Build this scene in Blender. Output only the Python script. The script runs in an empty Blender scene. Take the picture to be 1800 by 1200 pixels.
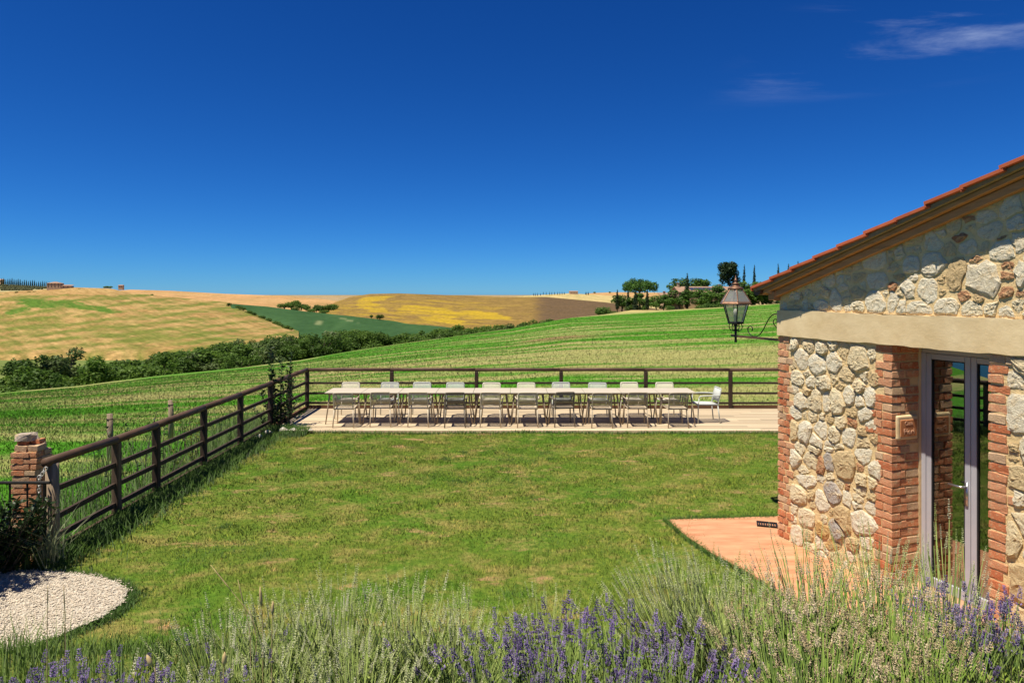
import bpy, math, random
import numpy as np
from mathutils import Vector, Matrix, noise as mnoise
S = bpy.context.scene
COL = S.collection
R = np.random.default_rng(7)
random.seed(7)
EYE, HZ, FPX = 3.1, 512.0, 1200.0
# ---------------------------------------------------------------- camera, sky, sun, exposure
cd = bpy.data.cameras.new('camera'); cam = bpy.data.objects.new('camera', cd); COL.objects.link(cam)
cd.lens = 24; cd.sensor_width = 36; cd.shift_y = -(600 - HZ) / 1800; cd.clip_end = 20000; cd.clip_start = .05
cam.location = (0, 0, EYE); cam.rotation_euler = (math.radians(90), 0, 0); S.camera = cam
LX, LY = .325, .225                                   # light travels (LX, LY, -1)
EL = math.atan2(1, math.hypot(LX, LY)); AZ = math.atan2(-LX, -LY)
W = bpy.data.worlds.new('World'); S.world = W; W.use_nodes = True
wn = W.node_tree.nodes; wl = W.node_tree.links
for n in list(wn): wn.remove(n)
def N(t, typ, **k):
    n = t.new(typ)
    for a, b in k.items(): setattr(n, a, b)
    return n
sky = N(wn, 'ShaderNodeTexSky', sky_type='NISHITA', sun_disc=False, sun_elevation=EL, sun_rotation=AZ % (2 * math.pi),
        altitude=300, air_density=.7, dust_density=0, ozone_density=4.0)
sp3 = N(wn, 'ShaderNodeSeparateColor'); cb3 = N(wn, 'ShaderNodeCombineColor'); wl.new(sky.outputs[0], sp3.inputs[0])
for i_, (sc3, pw3) in enumerate(((.043, 1.60), (.215, 1.22), (.53, 1.05))):       # camera response of a polarised clear sky, per channel
    p3 = N(wn, 'ShaderNodeMath', operation='POWER'); p3.inputs[1].default_value = pw3; wl.new(sp3.outputs[i_], p3.inputs[0])
    q3 = N(wn, 'ShaderNodeMath', operation='MULTIPLY'); q3.inputs[1].default_value = sc3; wl.new(p3.outputs[0], q3.inputs[0]); wl.new(q3.outputs[0], cb3.inputs[i_])
bg = N(wn, 'ShaderNodeBackground'); bg.inputs[1].default_value = .1
out = N(wn, 'ShaderNodeOutputWorld')
tc = N(wn, 'ShaderNodeTexCoord'); sep = N(wn, 'ShaderNodeSeparateXYZ'); wl.new(tc.outputs['Generated'], sep.inputs[0])
def wmath(op, a, b=None, c=None):
    m = N(wn, 'ShaderNodeMath', operation=op)
    for i, v in enumerate((a, b, c)):
        if v is None: continue
        if isinstance(v, (int, float)): m.inputs[i].default_value = v
        else: wl.new(v, m.inputs[i])
    return m.outputs[0]
zc = wmath('MAXIMUM', sep.outputs[2], .03)
px_, py_ = wmath('DIVIDE', sep.outputs[0], zc), wmath('DIVIDE', sep.outputs[1], zc)
cmb = N(wn, 'ShaderNodeCombineXYZ'); wl.new(wmath('MULTIPLY', px_, .8), cmb.inputs[0]); wl.new(wmath('MULTIPLY', py_, 2.6), cmb.inputs[1])
nz = N(wn, 'ShaderNodeTexNoise'); nz.inputs['Scale'].default_value = .62; nz.inputs['Detail'].default_value = 7; nz.inputs['Roughness'].default_value = .62
nz.inputs['Distortion'].default_value = .6
wl.new(cmb.outputs[0], nz.inputs['Vector'])
mr = N(wn, 'ShaderNodeMapRange', interpolation_type='SMOOTHSTEP'); mr.inputs[1].default_value = .46; mr.inputs[2].default_value = .80
wl.new(nz.outputs['Fac'], mr.inputs[0])
mx = N(wn, 'ShaderNodeMapRange', interpolation_type='SMOOTHSTEP'); mx.inputs[1].default_value = .9; mx.inputs[2].default_value = 1.5; wl.new(px_, mx.inputs[0])
mz = N(wn, 'ShaderNodeMapRange', interpolation_type='SMOOTHSTEP'); mz.inputs[1].default_value = .24; mz.inputs[2].default_value = .32; wl.new(sep.outputs[2], mz.inputs[0])
cf = wmath('MULTIPLY', wmath('MULTIPLY', mr.outputs[0], mx.outputs[0]), wmath('MULTIPLY', mz.outputs[0], .9))
mixc = N(wn, 'ShaderNodeMix', data_type='RGBA'); wl.new(cf, mixc.inputs['Factor'])
mixc.inputs[7].default_value = (3.6, 4.2, 5.6, 1)
wl.new(cb3.outputs[0], mixc.inputs[6])
wl.new(mixc.outputs[2], bg.inputs[0]); wl.new(bg.outputs[0], out.inputs[0])
sd = bpy.data.lights.new('sun', 'SUN'); sd.energy = 4.2; sd.angle = math.radians(.53); sd.color = (1, .93, .79)
sun = bpy.data.objects.new('sun', sd); COL.objects.link(sun)
sun.rotation_euler = Vector((LX, LY, -1)).to_track_quat('-Z', 'Y').to_euler(); sun.location = (-10, -5, 40)
vs = S.view_settings; vs.view_transform = 'Standard'; vs.look = 'None'; vs.exposure = .82; vs.gamma = 1; vs.use_curve_mapping = False
S.cycles.max_bounces = 8; S.cycles.transparent_max_bounces = 24; S.cycles.use_denoising = True

# ---------------------------------------------------------------- material helpers
def new_mat(name):
    m = bpy.data.materials.new(name); m.use_nodes = True
    t = m.node_tree; b = t.nodes['Principled BSDF']; b.inputs['Specular IOR Level'].default_value = .3
    return m, t, b
def lk(t, a, b): t.links.new(a, b)
def ramp(t, fac, stops):
    r = t.nodes.new('ShaderNodeValToRGB'); e = r.color_ramp.elements
    while len(e) > 1: e.remove(e[0])
    e[0].position = stops[0][0]; e[0].color = (*stops[0][1], 1)
    for p, c in stops[1:]:
        q = e.new(p); q.color = (*c, 1)
    lk(t, fac, r.inputs[0]); return r.outputs[0]
def mixcol(t, fac, a, b, mode='MIX'):
    m = t.nodes.new('ShaderNodeMix'); m.data_type = 'RGBA'; m.blend_type = mode
    for s, v in ((m.inputs['Factor'], fac), (m.inputs[6], a), (m.inputs[7], b)):
        if isinstance(v, (int, float)): s.default_value = v
        elif isinstance(v, tuple): s.default_value = (*v, 1)
        else: lk(t, v, s)
    return m.outputs[2]
def coords(t, kind='Object', scale=(1, 1, 1), rot=(0, 0, 0)):
    if kind == 'World': o = t.nodes.new('ShaderNodeNewGeometry').outputs['Position']
    else: o = t.nodes.new('ShaderNodeTexCoord').outputs[kind]
    mp = t.nodes.new('ShaderNodeMapping'); mp.inputs['Scale'].default_value = scale; mp.inputs['Rotation'].default_value = rot
    lk(t, o, mp.inputs[0]); return mp.outputs[0]
def streaked(t, rot, scale):
    mp = t.nodes.new('ShaderNodeMapping'); mp.inputs['Scale'].default_value = scale; lk(t, coords(t, 'World', (1, 1, 1), (0, 0, rot)), mp.inputs[0]); return mp.outputs[0]
def tnoise(t, vec, scale, detail=4, rough=.55, dist=0):
    n = t.nodes.new('ShaderNodeTexNoise'); n.inputs['Scale'].default_value = scale; n.inputs['Detail'].default_value = detail
    n.inputs['Roughness'].default_value = rough; n.inputs['Distortion'].default_value = dist
    lk(t, vec, n.inputs['Vector']); return n.outputs['Fac']
def smooth(t, fac, a, b):
    m = t.nodes.new('ShaderNodeMapRange'); m.interpolation_type = 'SMOOTHSTEP'; m.inputs[1].default_value = a; m.inputs[2].default_value = b
    lk(t, fac, m.inputs[0]); return m.outputs[0]
def tmath(t, op, a, b):
    m = t.nodes.new('ShaderNodeMath'); m.operation = op
    for i, v in enumerate((a, b)):
        if isinstance(v, (int, float)): m.inputs[i].default_value = v
        else: lk(t, v, m.inputs[i])
    return m.outputs[0]
def bump(t, b, h, strength=.4, dist=.02):
    n = t.nodes.new('ShaderNodeBump'); n.inputs['Strength'].default_value = strength; n.inputs['Distance'].default_value = dist
    lk(t, h, n.inputs['Height']); lk(t, n.outputs[0], b.inputs['Normal'])
def orand(t): return t.nodes.new('ShaderNodeObjectInfo').outputs['Random']
def simple(name, c1, c2=None, scale=8, rough=.7, kind='Object', stretch=(1, 1, 1), bs=0, bd=.01, metal=0, spec=.3, rnd=0, island=0):
    m, t, b = new_mat(name); b.inputs['Roughness'].default_value = rough; b.inputs['Metallic'].default_value = metal
    b.inputs['Specular IOR Level'].default_value = spec
    v = coords(t, kind, stretch); f = tnoise(t, v, scale, 6, .6)
    c = ramp(t, f, [(.3, c1), (.7, c2 or c1)])
    if rnd:
        o = orand(t); c = mixcol(t, 1.0, c, ramp(t, o, [(0, (1 - rnd,) * 3), (1, (1 + rnd * .6,) * 3)]), 'MULTIPLY')
    if island: c = mixcol(t, 1.0, c, ramp(t, t.nodes.new('ShaderNodeNewGeometry').outputs['Random Per Island'], [(0, (1 - island,) * 3), (1, (1 + island,) * 3)]), 'MULTIPLY')
    lk(t, c, b.inputs['Base Color'])
    if bs: bump(t, b, tnoise(t, v, scale * 4, 6, .7), bs, bd)
    return m
def foliage(name, dark, light, scale=1.5, trans=.35, rnd=.25, attr=None, kind='World', rough=.6, up=0):
    m, t, b = new_mat(name); b.inputs['Roughness'].default_value = rough; b.inputs['Specular IOR Level'].default_value = .25
    f = tnoise(t, coords(t, kind), scale, 3)
    c = ramp(t, f, [(.32, dark), (.68, light)])
    if rnd: c = mixcol(t, 1.0, c, ramp(t, orand(t), [(0, (1 - rnd, 1 - rnd * .9, 1 - rnd)), (1, (1 + rnd, 1 + rnd * .8, 1 + rnd * .4))]), 'MULTIPLY')
    if attr:
        a = t.nodes.new('ShaderNodeAttribute'); a.attribute_name = attr; c = mixcol(t, 1.0, c, a.outputs['Color'], 'MULTIPLY')
    lk(t, c, b.inputs['Base Color'])
    if up: upnormal(t, b, up)
    tr = t.nodes.new('ShaderNodeBsdfTranslucent'); lk(t, c, tr.inputs[0])
    ms = t.nodes.new('ShaderNodeMixShader'); ms.inputs[0].default_value = trans
    o = [n for n in t.nodes if n.type == 'OUTPUT_MATERIAL'][0]
    lk(t, b.outputs[0], ms.inputs[1]); lk(t, tr.outputs[0], ms.inputs[2]); lk(t, ms.outputs[0], o.inputs[0])
    return m
def attrmat(name, attr='Col', rough=.7, trans=.2, scale=20, amt=.25, up=0):
    m, t, b = new_mat(name); b.inputs['Roughness'].default_value = rough
    a = t.nodes.new('ShaderNodeAttribute'); a.attribute_name = attr
    f = tnoise(t, coords(t, 'World'), scale, 2)
    c = mixcol(t, 1.0, a.outputs['Color'], ramp(t, f, [(.3, (1 - amt,) * 3), (.7, (1 + amt,) * 3)]), 'MULTIPLY')
    lk(t, c, b.inputs['Base Color'])
    if up: upnormal(t, b, up)
    if trans:
        tr = t.nodes.new('ShaderNodeBsdfTranslucent'); lk(t, c, tr.inputs[0])
        ms = t.nodes.new('ShaderNodeMixShader'); ms.inputs[0].default_value = trans
        o = [n for n in t.nodes if n.type == 'OUTPUT_MATERIAL'][0]
        lk(t, b.outputs[0], ms.inputs[1]); lk(t, tr.outputs[0], ms.inputs[2]); lk(t, ms.outputs[0], o.inputs[0])
    return m

# ---------------------------------------------------------------- mesh helpers
def mesh_np(name, V, F, mat=None, col=None, smooth_=False):
    """V (n,3); F list of int arrays (m,3) / (m,4)"""
    me = bpy.data.meshes.new(name); V = np.asarray(V, np.float32)
    F = [np.asarray(f, np.int32) for f in F if len(f)]
    loops = np.concatenate([f.ravel() for f in F]); tot = np.concatenate([np.full(len(f), f.shape[1], np.int32) for f in F])
    me.vertices.add(len(V)); me.vertices.foreach_set('co', V.ravel())
    me.loops.add(len(loops)); me.loops.foreach_set('vertex_index', loops)
    me.polygons.add(len(tot)); me.polygons.foreach_set('loop_start', np.concatenate([[0], np.cumsum(tot)[:-1]]).astype(np.int32))
    me.update(calc_edges=True)
    if col is not None:
        a = me.color_attributes.new('Col', 'FLOAT_COLOR', 'POINT')
        c = np.ones((len(V), 4), np.float32); c[:, :3] = col; a.data.foreach_set('color', c.ravel())
    me.polygons.foreach_set('use_smooth', np.full(len(tot), smooth_))
    me.validate()
    if mat: me.materials.append(mat)
    return me
def obj(name, me, parent=None, loc=None, **props):
    o = bpy.data.objects.new(name, me); COL.objects.link(o); o.parent = parent
    if loc is not None: o.location = loc
    for k, v in props.items(): o[k] = v
    return o
def thing(name, label, cat, loc=(0, 0, 0), rz=0, group=None):
    o = obj(name, None, None, loc, label=label, category=cat); o.rotation_euler.z = rz; o.empty_display_size = .1
    if group: o['group'] = group
    return o
def copy_tree(o, parent=None):
    c = o.copy(); COL.objects.link(c); c.parent = parent
    for ch in o.children: copy_tree(ch, c)
    return c
class MB:
    def __init__(s): s.v = []; s.f3 = []; s.f4 = []; s.n = 0
    def add(s, V, F):
        V = np.asarray(V, float); s.v.append(V)
        for f in F: (s.f3 if len(f) == 3 else s.f4).append([i + s.n for i in f])
        s.n += len(V); return s
    def box(s, a, b, rot=None, piv=None):
        x0, y0, z0 = a; x1, y1, z1 = b
        V = np.array([(x0, y0, z0), (x1, y0, z0), (x1, y1, z0), (x0, y1, z0), (x0, y0, z1), (x1, y0, z1), (x1, y1, z1), (x0, y1, z1)], float)
        if rot is not None:
            p = np.array(piv if piv is not None else V.mean(0)); V = (V - p) @ np.array(rot).T + p
        return s.add(V, [(0, 3, 2, 1), (4, 5, 6, 7), (0, 1, 5, 4), (1, 2, 6, 5), (2, 3, 7, 6), (3, 0, 4, 7)])
    def tube(s, pts, r, n=8, caps=True):
        P = np.array(pts, float); m = len(P); rr = np.full(m, r) if np.isscalar(r) else np.array(r, float)
        T = np.gradient(P, axis=0); T /= np.linalg.norm(T, axis=1)[:, None] + 1e-12
        up = np.array([0, 0, 1.]) if abs(T[0][2]) < .9 else np.array([1., 0, 0])
        V = []; A = np.linspace(0, 2 * math.pi, n, endpoint=False)
        for i in range(m):
            u = up - T[i] * (up @ T[i]); u /= np.linalg.norm(u) + 1e-12; w = np.cross(T[i], u); up = u
            V.append(P[i] + rr[i] * (np.cos(A)[:, None] * u + np.sin(A)[:, None] * w))
        F = []
        for i in range(m - 1):
            for k in range(n):
                F.append((i * n + k, i * n + (k + 1) % n, (i + 1) * n + (k + 1) % n, (i + 1) * n + k))
        V = np.concatenate(V)
        if caps:
            V = np.vstack([V, P[0], P[-1]]); a, b = m * n, m * n + 1
            for k in range(n):
                F.append((a, (k + 1) % n, k)); F.append((b, (m - 1) * n + k, (m - 1) * n + (k + 1) % n))
        return s.add(V, F)
    def lathe(s, prof, n=12, c=(0, 0, 0), phase=0):
        V = []; F = []; m = len(prof)
        for r, z in prof:
            for k in range(n):
                a = 2 * math.pi * k / n + phase; V.append((c[0] + r * math.cos(a), c[1] + r * math.sin(a), c[2] + z))
        for i in range(m - 1):
            for k in range(n): F.append((i * n + k, i * n + (k + 1) % n, (i + 1) * n + (k + 1) % n, (i + 1) * n + k))
        return s.add(V, F)
    def prism(s, poly, y0, y1):
        """polygon in xz extruded along y"""
        n = len(poly); V = [(x, y0, z) for x, z in poly] + [(x, y1, z) for x, z in poly] + [(np.mean([p[0] for p in poly]), y0, np.mean([p[1] for p in poly])), (np.mean([p[0] for p in poly]), y1, np.mean([p[1] for p in poly]))]
        F = [(i, (i + 1) % n, n + (i + 1) % n, n + i) for i in range(n)]
        F += [((i + 1) % n, i, 2 * n) for i in range(n)] + [(n + i, n + (i + 1) % n, 2 * n + 1) for i in range(n)]
        return s.add(V, F)
    def mesh(s, name, mat, smooth_=False):
        return mesh_np(name, np.concatenate(s.v), [np.array(s.f3, np.int32).reshape(-1, 3), np.array(s.f4, np.int32).reshape(-1, 4)], mat, smooth_=smooth_)
    def build(s, name, mat, parent=None, smooth_=False, **props): return obj(name, s.mesh(name, mat, smooth_), parent, **props)
def bevel(o, w=.006, seg=1):
    m = o.modifiers.new('bevel', 'BEVEL'); m.width = w; m.segments = seg; m.limit_method = 'ANGLE'; return o
def P(x, y, D): return np.array([(x - 900) / FPX * D, D, EYE - (y - HZ) / FPX * D])
def wav(X, Y, s, seed=0):
    r = np.random.default_rng(seed); o = np.zeros_like(X, float)
    for k in range(7):
        a = r.uniform(0, 6.28); f = (1.0 + .55 * k) / s; o += np.sin((X * math.cos(a) + Y * math.sin(a)) * f * 2 * math.pi + r.uniform(0, 6.28)) / (1 + .6 * k)
    return o / 2.5
def blades(pts, h, w, lean, tip=None, segs=1, col=None):
    """grass blades as triangles (segs=1) or quad+triangle (segs=2). pts (n,3); h,w,lean arrays"""
    n = len(pts); a = R.uniform(0, 2 * math.pi, n); la = R.uniform(0, 2 * math.pi, n)
    dx = np.stack([np.cos(a), np.sin(a), np.zeros(n)], 1) * (w / 2)[:, None]
    ld = np.stack([np.cos(la) * lean, np.sin(la) * lean, np.ones(n)], 1)
    if tip is not None: ld[:, :2] += tip
    if segs == 1:
        V = np.stack([pts - dx, pts + dx, pts + ld * h[:, None]], 1).reshape(-1, 3)
        return V, [np.arange(3 * n).reshape(-1, 3)], (None if col is None else np.repeat(col, 3, 0))
    mid = ld.copy(); mid[:, :2] *= .4
    m = pts + mid * (h * .55)[:, None]
    top = pts + ld * h[:, None]
    V = np.stack([pts - dx, pts + dx, m - dx * .8, m + dx * .8, top], 1).reshape(-1, 3)
    i = np.arange(n)[:, None] * 5
    return V, [i + np.array([[2, 3, 4]]), i + np.array([[0, 1, 3, 2]])], (None if col is None else np.repeat(col, 5, 0))

# ---------------------------------------------------------------- materials of the setting
def upnormal(t, b, f):
    g = t.nodes.new('ShaderNodeNewGeometry'); m = t.nodes.new('ShaderNodeMix'); m.data_type = 'VECTOR'; m.inputs['Factor'].default_value = f
    lk(t, g.outputs['Normal'], m.inputs[4]); m.inputs[5].default_value = (0, 0, 1)
    n = t.nodes.new('ShaderNodeVectorMath'); n.operation = 'NORMALIZE'; lk(t, m.outputs[1], n.inputs[0]); lk(t, n.outputs[0], b.inputs['Normal'])
def lawn_material(blade=False):
    m, t, b = new_mat('lawn'); b.inputs['Roughness'].default_value = .85; b.inputs['Specular IOR Level'].default_value = .1
    v = coords(t, 'World', (1, 1, 0))
    big = tnoise(t, v, .55, 6, .65, .4); mid = tnoise(t, coords(t, 'World', (1, 1.35, 0)), 1.5, 9, .74, .3); fine = tnoise(t, v, 11, 5, .8)
    green = ramp(t, fine, [(.34, (.052, .100, .010)), (.66, (.150, .200, .026))])
    lush = ramp(t, fine, [(.34, (.036, .095, .007)), (.66, (.105, .195, .017))])
    c = mixcol(t, smooth(t, big, .46, .62), green, lush)
    straw = ramp(t, fine, [(.34, (.19, .155, .045)), (.66, (.37, .275, .10))])
    c = mixcol(t, tmath(t, 'MULTIPLY', smooth(t, mid, .445, .69), .74), c, straw)
    soil = tmath(t, 'MULTIPLY', smooth(t, tnoise(t, coords(t, 'World', (1, 1.9, 0)), 1.1, 5, .68, .3), .58, .70), .8)
    c = mixcol(t, soil, c, (.36, .22, .11))
    lk(t, c, b.inputs['Base Color'])
    if blade:
        rnd = t.nodes.new('ShaderNodeNewGeometry').outputs['Random Per Island']; c = mixcol(t, 1.0, c, ramp(t, rnd, [(0, (.45, .5, .4)), (.45, (1, 1, 1)), (.8, (1.35, 1.3, 1.1)), (1, (2.5, 2.0, 1.9))]), 'MULTIPLY'); lk(t, c, b.inputs['Base Color']); upnormal(t, b, .72)
    else: bump(t, b, tnoise(t, v, 40, 4, .8), .6, .02)
    return m
M_LAWN = lawn_material(); M_LAWNB = lawn_material(True)
def meadow_material(blade=False):
    m, t, b = new_mat('meadow'); b.inputs['Roughness'].default_value = .85; b.inputs['Specular IOR Level'].default_value = .1
    rows = tnoise(t, coords(t, 'World', (.030, .30, 0), (0, 0, .05)), 1.0, 6, .60, .5)
    rows2 = tnoise(t, coords(t, 'World', (.12, 1.5, 0), (0, 0, .05)), 1.0, 5, .65, .3)
    patch = tnoise(t, coords(t, 'World', (.02, .035, 0)), 1.0, 3, .5, .2); fine = tnoise(t, coords(t, 'World', (1, 1, 0)), 3.5, 4, .7)
    g = ramp(t, fine, [(.3, (.036, .145, .005)), (.7, (.075, .235, .011))])
    straw = ramp(t, fine, [(.3, (.22, .22, .055)), (.7, (.40, .35, .15))])
    a = t.nodes.new('ShaderNodeAttribute'); a.attribute_name = 'Col'; sp = t.nodes.new('ShaderNodeSeparateColor'); lk(t, a.outputs['Color'], sp.inputs[0])
    f = tmath(t, 'ADD', tmath(t, 'MULTIPLY', rows, .66), tmath(t, 'MULTIPLY', rows2, .34))
    f = tmath(t, 'ADD', f, tmath(t, 'MULTIPLY', tmath(t, 'SUBTRACT', patch, .5), .30))
    f = tmath(t, 'ADD', f, tmath(t, 'SUBTRACT', sp.outputs[0], .5))
    c = mixcol(t, tmath(t, 'MULTIPLY', smooth(t, f, .455, .565), .88), g, straw)
    c = mixcol(t, sp.outputs[1], c, (.25, .16, .075))
    lk(t, c, b.inputs['Base Color'])
    if blade:
        rnd = t.nodes.new('ShaderNodeNewGeometry').outputs['Random Per Island']; c = mixcol(t, 1.0, c, ramp(t, rnd, [(0, (.6, .65, .6)), (.5, (1, 1, 1)), (1, (1.45, 1.25, 1.4))]), 'MULTIPLY'); lk(t, c, b.inputs['Base Color']); upnormal(t, b, .78)
    else: bump(t, b, tnoise(t, coords(t, 'World', (1, 1, 0)), 6, 4, .8), .5, .06)
    return m
M_MEADOW = meadow_material(); M_MEADOWB = meadow_material(True)
def field_material(name, scale=.05, streak=(1, .25, 1), amt=.22, rot=.5, fine=.25):
    m, t, b = new_mat(name); b.inputs['Roughness'].default_value = .9; b.inputs['Specular IOR Level'].default_value = .05
    a = t.nodes.new('ShaderNodeAttribute'); a.attribute_name = 'Col'
    f = tnoise(t, coords(t, 'World', streak, (0, 0, rot)), scale, 6, .65, .5)
    c = mixcol(t, 1.0, a.outputs['Color'], ramp(t, f, [(.3, (1 - amt, 1 - amt * .6, 1 - amt)), (.7, (1 + amt, 1 + amt * .8, 1 + amt))]), 'MULTIPLY')
    f2 = tnoise(t, coords(t, 'World'), fine, 5, .7)
    c = mixcol(t, 1.0, c, ramp(t, f2, [(.3, (1 - amt,) * 3), (.7, (1 + amt,) * 3)]), 'MULTIPLY')
    lk(t, c, b.inputs['Base Color']); bump(t, b, f2, .5, .6); return m
M_FIELD = field_material('crop_field')
def mixed_field(name, A, B, C, streak, rot, scale, fine):
    m, t, b = new_mat(name); b.inputs['Roughness'].default_value = .9; b.inputs['Specular IOR Level'].default_value = .05
    a = t.nodes.new('ShaderNodeAttribute'); a.attribute_name = 'Col'; sp = t.nodes.new('ShaderNodeSeparateColor'); lk(t, a.outputs['Color'], sp.inputs[0])
    n1 = tnoise(t, streaked(t, rot, streak), scale, 9, .74, .5); n2 = tnoise(t, streaked(t, rot + .12, streak), scale * 2.2, 6, .7, .4); f2 = tnoise(t, coords(t, 'World'), fine, 5, .75)
    c = mixcol(t, smooth(t, n2, .35, .65), A[0], A[1])
    c = mixcol(t, smooth(t, tmath(t, 'ADD', n1, tmath(t, 'SUBTRACT', sp.outputs[0], .5)), .40, .70), c, B)
    c = mixcol(t, smooth(t, tmath(t, 'ADD', n2, tmath(t, 'SUBTRACT', sp.outputs[1], .5)), .40, .70), c, C)
    c = mixcol(t, 1.0, c, ramp(t, f2, [(.32, (.62, .66, .62)), (.68, (1.36, 1.32, 1.34))]), 'MULTIPLY')
    f3 = tnoise(t, streaked(t, rot + .05, (.12, 1, 1)), scale * 9, 5, .7, .2); c = mixcol(t, 1.0, c, ramp(t, f3, [(.35, (.78, .82, .72)), (.65, (1.18, 1.15, 1.2))]), 'MULTIPLY')
    lk(t, c, b.inputs['Base Color']); bump(t, b, f2, .5, .6); return m
M_WHEAT = mixed_field('wheat stubble', ((.29, .175, .066), (.37, .245, .098)), (.135, .148, .030), (.075, .140, .018), (.16, 1, 1), .80, .030, .3)
M_YELLOW = mixed_field('yellow flowers on ploughland', ((.16, .10, .036), (.25, .165, .045)), (.37, .25, .022), (.115, .075, .040), (.3, 1, 1), .35, .05, .3)

# ---------------------------------------------------------------- terrain: lawn, bank, terrace, patio, path, meadow, valley, hills
def grid(name, Xg, Yg, Zg, mat, col=None, **props):
    ny, nx = Xg.shape; V = np.stack([Xg, Yg, Zg], -1).reshape(-1, 3)
    i = np.arange(ny * nx).reshape(ny, nx); F = np.stack([i[:-1, :-1], i[:-1, 1:], i[1:, 1:], i[1:, :-1]], -1).reshape(-1, 4)
    return obj(name, mesh_np(name, V, [F], mat, None if col is None else col.reshape(-1, 3), True), None, **props)
def lawn_z(X, Y): return -.045 + .018 * wav(X, Y, 4, 3)
def bank_z(X, Y):
    t = np.clip((4.9 - Y) / 1.9, 0, 1); s = t * t * (3 - 2 * t)
    return lawn_z(X, Y) * (1 - s) + 1.45 * s
lx = np.linspace(-5.5, 14, 131); ly = np.linspace(-6, 15.17, 142); LXg, LYg = np.meshgrid(lx, ly)
grid('lawn', LXg, LYg, bank_z(LXg, LYg), M_LAWN, kind='structure')
M_PATIO = simple('terracotta paving', (.42, .175, .085), (.60, .315, .17), 3.4, .8, 'World', (.6, 2.4, 1), .35, .008)
HC = np.array([3.40, 8.69]); ES = np.array([.34, -.94]); NI = np.array([.94, .34])
def hw(s, d, z=0): q = HC + ES * s + NI * d; return (q[0], q[1], z)
pp = [hw(-.64, .55), hw(-.86, -.30), hw(-1.05, -.98), hw(-.4, -1.10), hw(.15, -1.14), hw(.8, -1.10), hw(4, -1.15), hw(4, .3), hw(1.5, .3), hw(0, .3)]
pt = MB(); cx, cy = np.mean([p[0] for p in pp]), np.mean([p[1] for p in pp]); n_ = len(pp)
pt.add([(p[0], p[1], -.015) for p in pp] + [(p[0], p[1], -.2) for p in pp] + [(*hw(1.2, -.4)[:2], -.015)],
       [((i + 1) % n_, i, 2 * n_) for i in range(n_)] + [(i, (i + 1) % n_, n_ + (i + 1) % n_, n_ + i) for i in range(n_)])
# the fan above needs a star-shaped outline round its centre; outline is convex enough
pt.build('patio', M_PATIO, kind='structure')
PATH = [(-9, 5.0), (-5.2, 5.62), (-4.37, 5.86), (-4.09, 6.14), (-3.90, 6.5), (-3.88, 6.8), (-3.98, 7.08), (-4.23, 7.3), (-4.67, 7.48), (-5.12, 7.56), (-6, 7.7), (-9, 7.9)]
M_GRAVBASE = simple('gravel bed', (.34, .30, .24), (.55, .50, .42), 60, .9, 'World', (1, 1, 1), .5, .01)
pb = MB(); k = len(PATH); pb.add([(x, y, .004 + .0 * x) for x, y in PATH] + [(-6, 6.6, .004)], [(i, (i + 1) % k, k) for i in range(k)])
pb.build('gravel_path', M_GRAVBASE, kind='structure')
def in_poly(X, Y, poly):
    ins = np.zeros(X.shape, bool); q = poly[-1]
    for p in poly:
        c = ((p[1] > Y) != (q[1] > Y)) & (X < (q[0] - p[0]) * (Y - p[1]) / (q[1] - p[1] + 1e-12) + p[0]); ins ^= c; q = p
    return ins

CX = np.array([-900, -300, 0, 141, 264, 422, 528, 633, 772, 900, 1002, 1150, 1263, 1365, 1800, 2700.])
CYp = np.array([800, 735, 694, 681, 665, 649, 635, 616, 596, 578, 559, 549, 542, 535, 522, 515.])
CD = np.array([48, 58, 70, 77, 84, 92, 99, 108, 121, 136, 152, 165, 168, 170, 175, 180.])
CZ = EYE - (CYp - HZ) / FPX * CD
def valley_z(xp, D):
    return np.interp(D, [60, 100, 150, 230, 270, 400, 700, 1200], [-13, -14.5, -17, -20, -26, -31, -40, -45])
xs = np.linspace(-900, 2700, 241); ds = np.concatenate([np.linspace(0, 1, 121), 1 + np.array([.01, .03, .06, .1, .16, .25, .4, .6])])
XP, T = np.meshgrid(xs, ds); DC = np.interp(XP, CX, CD); ZC = np.interp(XP, CX, CZ)
D = 7.0 * (DC / 7.0) ** np.clip(T, 0, 1)
D = np.where(T > 1, DC * T, D)
def meadow_z(xp, D, Tt=None):
    dc = np.interp(xp, CX, CD); zc = np.interp(xp, CX, CZ); t = np.clip((D - 17) / (dc - 17), 0, 1)
    z = -.42 + (zc + .42) * (t * .88 + .12 * t * t); X = (xp - 900) / FPX * D
    return z + .10 * wav(X, D, 30, 5) * np.clip(t * 4, 0, 1) * np.clip((1.02 - t) * 6, 0, 1)
Zm = meadow_z(XP, D)
fall = np.clip(T - 1, 0, 1)
right = np.clip((XP - 960) / 120, 0, 1)
Zm = Zm - np.where(T > 1, (1 - right) * (fall * 4 + fall ** 2 * 50) + right * fall ** 2 * 14, 0)
Xm = (XP - 900) / FPX * D
def straw_at(xp, D):
    t = D / np.interp(xp, CX, CD)
    return .475 + .065 * np.exp(-((D - 36) / 18) ** 2) * np.clip((xp - 200) / 400, -.3, 1) - .08 * np.clip((t - .80) / .12, 0, 1) + .03 * np.clip((400 - xp) / 300, 0, 1)
pb_ = P(980, 600, 66)
def brown_at(X, D): return np.exp(-(((X - pb_[0]) / 4.2) ** 2 + ((D - 66) / 3.2) ** 2) ** 2) * .85
straw = np.where((T > 1.0), .5 + .28 * right, straw_at(XP, D)); brown = brown_at(Xm, D)
grid('meadow', Xm, D, Zm, M_MEADOW, np.stack([straw, brown, straw * 0], -1), kind='structure')
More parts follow.
